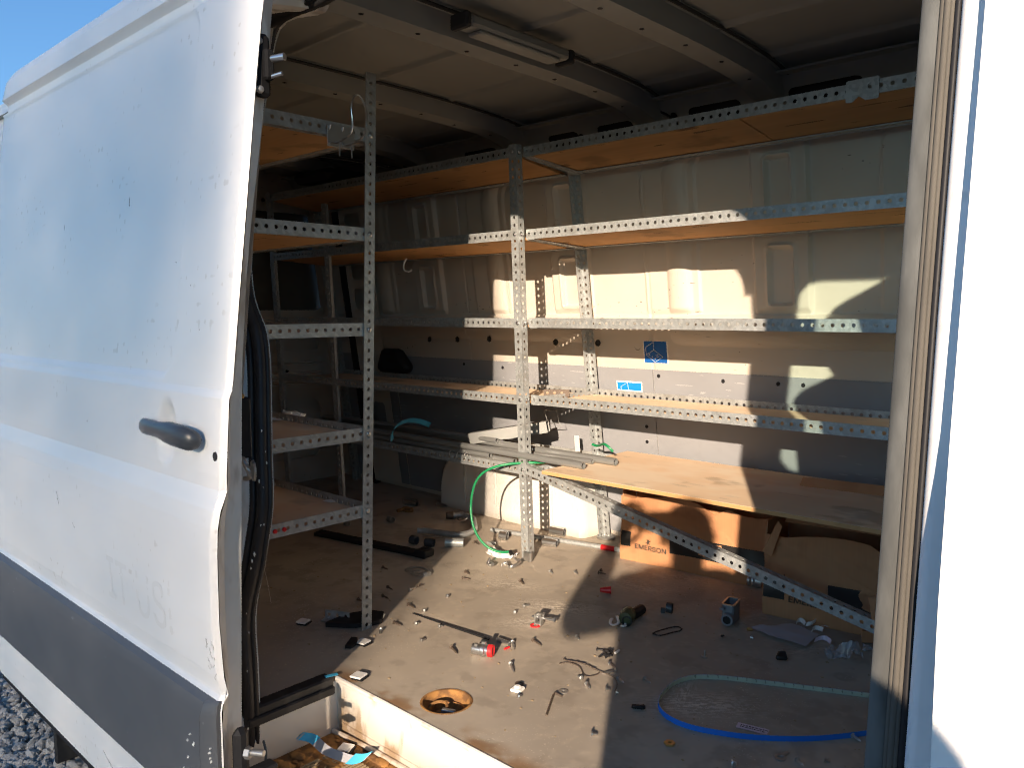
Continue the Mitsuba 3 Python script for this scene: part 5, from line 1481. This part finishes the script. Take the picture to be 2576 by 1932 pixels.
part(K, 'outer_face', strip(tpp + nn * np.median(sg) * 0.0006, 0.0115, 0.0005, tilt), 'blue_tape', 30)
# paper label, bag, cellophane, strips
K = thing('paper_label', 'pinkish printed paper label by the blue tape', 'label')
o = F(1893, 1835)
d = fdir((1856, 1827), (1932, 1846))
part(K, 'slip', obox(o + [0, 0, 0.0012], d, (0.062, 0.021, 0.0008)), 'lilac_paper')
rr_ = np.random.default_rng(3)
e2 = np.array([-d[1], d[0], 0])
pr = []
for row in (-0.004, 0.003):
    x = -0.024
    while x < 0.026:
        w = 0.002 + 0.005 * rr_.random()
        pr.append(obox(o + d * (x + w / 2) + e2 * row + [0, 0, 0.0019], d, (w, 0.0024, 0.0004)))
        x += w + 0.0016
part(K, 'print', cat(*pr), 'card_print')


def sheet(pts, h, seed, z0=0.002, sub=3):
    m = ext(Polygon([(p[0], p[1]) for p in pts]), 0.0006)
    for _ in range(sub):
        m = m.subdivide()
    v = m.vertices
    v[:, 2] += z0 + h * meshkit.fbm(np.c_[v[:, 0] * 28, v[:, 1] * 28, v[:, 0] * 0], 3, seed)
    return m


single('plastic_bag', sheet([F(x, y) for x, y in ((1886, 1585), (1912, 1582), (1985, 1577), (2020, 1585), (2062, 1604), (2026, 1634), (1990, 1622), (1935, 1605), (1910, 1594))], 0.014, 4), 'bag', 'flattened milky plastic bag on the floor in front of the shaded carton', 'bag', None, True)
single('brass_clip', obox(F(1886, 1588) + [0, 0, 0.005], (0.8, 0.5, 0), (0.016, 0.010, 0.008), 0.003), 'copper', 'little brass coloured clip at the pointed tip of the plastic bag', 'clip')
CE = crumple(F(2120, 1655), 0.085, 0.055, 0.045, 16, 21, 0.4)
single('cellophane', CE, 'wrap', 'crumpled clear cellophane wrapper near the pillar', 'wrapper')
single('cellophane_edge', crumple(F(2200, 1642), 0.06, 0.03, 0.018, 8, 23, 0.1), 'wrap', 'second crumpled wrapper half behind the pillar seal', 'wrapper')
ps = [[(2003, 1573), (2013, 1568), (2025, 1577)], [(2028, 1578), (2060, 1568), (2095, 1546), (2105, 1550), (2107, 1572)], [(2066, 1576), (2098, 1582), (2142, 1580)], [(2042, 1598), (2056, 1588), (2070, 1592)], [(2050, 1618), (2075, 1614), (2090, 1624)]]
lb_ = ['curled end of a printed paper strip behind the bag', 'long printed paper strip arched up in a loop behind the bag', 'printed paper strip lying flat by the carton foot', 'short cream paper strip at the bag corner', 'pale paper strip between bag and cellophane']
for pth, lab in zip(ps, lb_):
    hts = 0.008 + 0.016 * np.sin(np.linspace(0, np.pi, len(pth))) * (1.0 if len(pth) > 3 else 0.05)
    q_ = smooth_path([F(x, y) + [0, 0, hh] for (x, y), hh in zip(pth, hts)], 20)
    K = thing('paper_strip', lab, 'paper')
    part(K, 'strip', strip(q_, 0.012, 0.0006, [0.12, 0.45, 0.88]), 'lilac_paper' if 'pale' in lab else 'paper', 30)
single('plastic_plug', to_tm(hullm([(F(1957, 1662) + [0, 0, 0.007], 0.006), (F(1974, 1663) + [0, 0, 0.007], 0.006), (F(1960, 1656) + [0, 0, 0.012], 0.005), (F(1972, 1655) + [0, 0, 0.012], 0.005)], 12)), 'black_tape', 'shiny black plastic knob on the floor below the plastic bag', 'knob', None, 40)
single('cardboard_scrap', (lambda m: (m.apply_translation([0, 0, 0.004]), m)[1])(ext(Polygon([tuple(F(x, y)[:2]) for x, y in ((2165, 1585), (2240, 1592), (2240, 1625), (2168, 1620))]), 0.03)), 'card', 'folded cardboard scrap at the foot of the pillar', 'cardboard')
# cable ties by the seal
a = onz(655, 1432, 0.10)
single('cable_tie', strip(smooth_path([F(682, 1522) + [0, 0, 0.004], F(674, 1485) + [0, 0, 0.02], F(662, 1450) + [0, 0, 0.04], F(652, 1432) + [0, 0, 0.06]], 20), 0.006, 0.0012, [0.8, -0.5, 0]), 'white_plastic', 'white cable tie sticking up beside the door seal', 'cable tie')
single('cable_tie', strip(smooth_path([F(652, 1510) + [0, 0, 0.003], F(650, 1480) + [0, 0, 0.02], F(652, 1455) + [0, 0, 0.04]], 14), 0.005, 0.0012, [0.8, -0.5, 0]), 'green', 'green cable tie beside the door seal in the shade', 'cable tie')
# rubbish on the step
zt = -0.128
stp = smooth_path([onz(752, 1855, zt + 0.02), onz(785, 1860, zt + 0.014), onz(815, 1885, zt + 0.012), onz(860, 1905, zt + 0.010), onz(905, 1912, zt + 0.014), onz(925, 1905, zt + 0.02)], 40)
K = thing('tape_strip', 'crumpled clear strip with bright blue ends lying on the step', 'tape')
part(K, 'strip', strip(stp, 0.026, 0.001, [0.25, 0.6, 0.5]), 'bag', 30)
part(K, 'blue_end', strip(stp[:10] + [0, 0, 0.0015], 0.027, 0.001, [0.25, 0.6, 0.5]), 'sky_blue', 30)
part(K, 'blue_end', strip(stp[-9:] + [0, 0, 0.0015], 0.036, 0.001, [0.25, 0.6, 0.5]), 'sky_blue', 30)
single('blue_tape_bit', obox([-1.524, 1.018, 0.0065], (0.3, 0.9, 0), (0.03, 0.012, 0.001)), 'sky_blue', 'scrap of blue tape on the corner of the floor edge', 'tape')
dirt = cat(*[(lambda s, p: (s.apply_scale(0.004 + 0.012 * rng.random() ** 2), s.apply_scale([1.6, 1.0, 0.5]), s.apply_translation(p), s)[3])(trimesh.creation.icosphere(1), [-1.50 + 0.26 * rng.random() ** 1.5, 0.80 + 0.22 * rng.random(), -0.133]) for _ in range(90)])
k = put('dirt', dirt, 'rust')
labels[k] = {'label': 'clods of brown dirt in the rear corner of the step', 'category': 'dirt', 'kind': 'stuff'}
gr = []
for i in range(420):
    x, y = rng.uniform(-2.3, -0.45), rng.uniform(1.06, 2.25)
    s = 0.0007 + 0.0022 * rng.random() ** 3
    b = bases[i % 8]
    gr.append(trimesh.Trimesh(b.vertices * s * [1.4, 1, 0.6] + [x, y, s * 0.4], b.faces, process=False))
k = put('grit', cat(*gr), 'tread')
labels[k] = {'label': 'grit and crumbs scattered over the load floor', 'category': 'grit', 'kind': 'stuff'}

# ================================================================== the photographer and the phone
S3 = -SUN / np.linalg.norm(SUN)
RA = np.cross(S3, [0, 0, 1.0])
RA /= np.linalg.norm(RA)
UB = np.cross(RA, S3)


def sp_(a, b, c):
    """a point by its place in the sun's view: a to the right, b up, c along the light, from the lens"""
    return CAM + RA * a + UB * b + S3 * c


vh = np.array([-math.sin(YAW), math.cos(YAW), 0])
PH_ = thing('phone', 'black phone held up level in front of the photographer', 'phone')
pc = CAM - vh * 0.012 - R_ * 0.060 + np.array([0, 0, 0.028])
part(PH_, 'case', moved(bx(-0.078, 0.078, -0.036, 0.036, -0.004, 0.004, 0.003), frame(pc, R_, [0, 0, 1], np.cross(R_, [0, 0, 1]))), 'black_tape')
part(PH_, 'lens', lathe([(0, 0), (0.005, 0), (0.006, -0.0015)], CAM - vh * 0.0065, vh, 14), 'glass')
PE = thing('person', 'person in dark shirt and jeans standing and holding up a phone with both hands', 'person')
hc_ = sp_(0.035, -0.030, -0.33)
neck = hc_ + [0.01, -0.01, -0.105]
sr = np.array([math.cos(YAW - 0.1), math.sin(YAW - 0.1), 0])
ch = neck + [0.02, -0.03, -0.075]
shL, shR = ch - sr * 0.175 + [0, 0, 0.015], ch + sr * 0.135 + [0, 0, 0.0]
elL = sp_(-0.265, -0.25, -0.22)
elR = ch + sr * 0.155 + vh * 0.12 + [0, 0, -0.19]
wrL = sp_(-0.222, -0.065, -0.06)
wrR = sp_(0.03, -0.09, -0.07)
haL = sp_(-0.165, 0.020, -0.035)
haR = sp_(0.045, 0.0, -0.035)
pel = ch + [0.04, -0.05, -0.48]
hipL, hipR = pel - sr * 0.085, pel + sr * 0.085
ftL, ftR = np.array([hipL[0] - 0.01, hipL[1] + 0.03, GZ + 0.06]), np.array([hipR[0] + 0.06, hipR[1] - 0.02, GZ + 0.06])
knL, knR = (hipL + ftL) / 2 + vh * 0.03, (hipR + ftR) / 2 + vh * 0.03


def smooth_m(man, el=0.012, it=12):
    m = to_tm(man.refine_to_length(el))
    m.merge_vertices()
    trimesh.smoothing.filter_taubin(m, iterations=it)
    return m


head = m3.Manifold.batch_hull([m3.Manifold.sphere(r, 24).translate(tuple(map(float, p))) for p, r in ((hc_ + [0, 0, 0.025], 0.078), (hc_ + vh * 0.03 + [0, 0, 0.0], 0.066), (hc_ + vh * 0.045 + [0, 0, -0.075], 0.030), (hc_ - vh * 0.035 + [0, 0, 0.01], 0.074))])
head += hullm([(hc_ + vh * 0.098 + [0, 0, -0.005], 0.008), (hc_ + vh * 0.108 + [0, 0, -0.025], 0.012), (hc_ + vh * 0.09 + [0, 0, -0.028], 0.014)])
for s in (-1, 1):
    head += hullm([(hc_ + sr * s * 0.078 + [0, 0, 0.015], 0.012), (hc_ + sr * s * 0.080 + [0, 0, -0.02], 0.009)])
head += hullm([(hc_ + [0, 0, -0.06], 0.052), (neck + [0, 0, -0.04], 0.058)])


def hand(w, h, s):
    ax = (h - w) / np.linalg.norm(h - w)
    side = np.cross(ax, vh)
    side /= np.linalg.norm(side)
    hd = hullm([(w, 0.026), (h - side * 0.022, 0.014), (h + side * 0.022, 0.014)], 14)
    for i, (o, L) in enumerate(((-0.030, 0.052), (-0.010, 0.066), (0.010, 0.070), (0.030, 0.060))):
        k0 = h + side * o
        k1 = k0 + ax * L * 0.5 + vh * 0.018 * 1
        k2 = k1 + ax * L * 0.30 - vh * 0.004 + s * RA * L * 0.35
        hd += hullm([(k0, 0.0095), (k1, 0.009)], 12) + hullm([(k1, 0.009), (k2, 0.0078)], 12)
    t0 = w + ax * 0.03 - side * s * 0.03
    t1 = t0 + ax * 0.03 - side * s * 0.02 - vh * 0.01
    t2 = t1 + ax * 0.03 + s * RA * 0.012 - vh * 0.006
    return hd + hullm([(t0, 0.013), (t1, 0.011)], 12) + hullm([(t1, 0.011), (t2, 0.009)], 12)


skin_m = head + hand(wrL, haL, 1) + hand(wrR, haR, -1) + hullm([(wrL, 0.027), (wrL * 0.5 + elL * 0.5, 0.036)]) + hullm([(wrR, 0.027), (wrR * 0.5 + elR * 0.5, 0.036)])
part(PE, 'body', smooth_m(skin_m, 0.006, 8), 'skin', True)
shirt = hullm([(ch - sr * 0.10, 0.10), (ch + sr * 0.10, 0.10), (pel - sr * 0.06 + [0, 0, 0.16], 0.115), (pel + sr * 0.06 + [0, 0, 0.16], 0.115)]) + hullm([(pel - sr * 0.06 + [0, 0, 0.16], 0.115), (pel + sr * 0.06 + [0, 0, 0.16], 0.115), (pel - sr * 0.08 + [0, 0, -0.02], 0.11), (pel + sr * 0.08 + [0, 0, -0.02], 0.11)])
shirt += hullm([(neck + [0, 0, -0.05], 0.062), (shL, 0.065), (shR, 0.065), (ch, 0.10)])
for sh, el_, w in ((shL, elL, wrL), (shR, elR, wrR)):
    shirt += hullm([(sh, 0.066), (el_, 0.048)]) + hullm([(el_, 0.048), (el_ * 0.35 + w * 0.65, 0.042)])
part(PE, 'shirt', smooth_m(shirt, 0.016), 'shirt', True)
jeans = hullm([(pel - sr * 0.07, 0.105), (pel + sr * 0.07, 0.105), (hipL + [0, 0, -0.08], 0.09), (hipR + [0, 0, -0.08], 0.09)])
for hp_, kn, ft in ((hipL, knL, ftL), (hipR, knR, ftR)):
    jeans += hullm([(hp_ + [0, 0, -0.05], 0.09), (kn, 0.062)]) + hullm([(kn, 0.062), (ft + [0, 0, 0.03], 0.052)])
part(PE, 'jeans', smooth_m(jeans, 0.018), 'denim', True)
for ft in (ftL, ftR):
    part(PE, 'shoe', smooth_m(hullm([(ft - vh * 0.05 + [0, 0, -0.015], 0.042), (ft + vh * 0.10 + [0, 0, -0.022], 0.036), (ft + [0, 0, 0.02], 0.045), (ft + vh * 0.16 + [0, 0, -0.03], 0.028)]), 0.012), 'black', True)
hairm = m3.Manifold.batch_hull([m3.Manifold.sphere(r, 24).translate(tuple(map(float, p))) for p, r in ((hc_ + [0, 0, 0.036], 0.081), (hc_ - vh * 0.042 + [0, 0, 0.01], 0.078))])
part(PE, 'hair', smooth_m(hairm, 0.012, 6), 'hair', True)

# ================================================================== a tree across the lane: its thin crown filters the sun on the van's rear half
TE = thing('tree', 'thin leafed tree across the lane behind the photographer', 'tree')
u = 20.0
tc = np.array([-1.335, 0.80]) + u * np.array([0.5157, -0.8567])
lat = -RA[:2]
tr = np.random.default_rng(31)
n = 1020000
A_ = tr.uniform(0.0, 3.3, n)
D_ = tr.uniform(-1.1, 1.1, n)
H_ = tr.uniform(3.9, 9.5, n)
e = np.abs((A_ - 1.65) / 1.65) ** 8 + np.abs(D_ / 1.1) ** 4 + np.abs((H_ - 6.7) / 2.8) ** 6
dn = meshkit.fbm(np.c_[A_ * 0.9, D_ * 0.5, H_ * 0.9], 2, 5)
# a denser clump half way up, a thinner skirt
cl = np.exp(-((A_ - 0.55) / 0.42) ** 2 - ((H_ - 7.20) / 0.40) ** 2) + 0.7 * np.exp(-((A_ - 1.45) / 0.40) ** 2 - ((H_ - 7.35) / 0.45) ** 2)
keep = (e < 1) & (tr.random(n) < 0.56 + 0.06 * (dn - 0.5) + 0.44 * cl - 0.06 * (1 - sst(6.5, 7.0, H_)))
A_, D_, H_ = A_[keep], D_[keep], H_[keep]
ctr = np.c_[tc[0] + lat[0] * A_ - S3[0] * D_, tc[1] + lat[1] * A_ - S3[1] * D_, GZ + H_]
m_ = len(ctr)
a1 = tr.normal(size=(m_, 3))
a1 /= np.linalg.norm(a1, axis=1, keepdims=True)
a2 = np.cross(a1, tr.normal(size=(m_, 3)))
a2 /= np.linalg.norm(a2, axis=1, keepdims=True)
sz = (0.0072 + 0.0060 * tr.random(m_))[:, None]
vv = np.stack([ctr - a1 * sz, ctr + a2 * sz * 0.55, ctr + a1 * sz, ctr - a2 * sz * 0.55], 1).reshape(-1, 3)
ff = (np.arange(m_) * 4)[:, None, None] + np.array([[0, 1, 2], [0, 2, 3]])[None]
part(TE, 'crown', trimesh.Trimesh(vv, ff.reshape(-1, 3), process=False), 'leaf')
tb = np.array([tc[0] + lat[0] * 2.25, tc[1] + lat[1] * 2.25, GZ])
part(TE, 'trunk', tube(smooth_path([tb, tb + [0.03, 0.02, 2.6], tb + [-0.05, 0.05, 5.6], tb + [0.04, 0.0, 9.0]], 30), np.linspace(0.12, 0.022, 30), 12), 'bark', 40)
for i in range(9):
    z0 = 4.0 + 0.55 * i
    an = i * 2.4
    d_ = np.array([lat[0] * math.cos(an) + RA[1] * 0 - S3[0] * math.sin(an), lat[1] * math.cos(an) - S3[1] * math.sin(an), 0.55])
    part(TE, 'limb', tube(smooth_path([tb + [0, 0, z0], tb + [0, 0, z0] + d_ * 0.5, tb + [0, 0, z0 + 0.15] + d_ * 1.05], 12), np.linspace(0.028, 0.006, 12), 7), 'bark', 40)
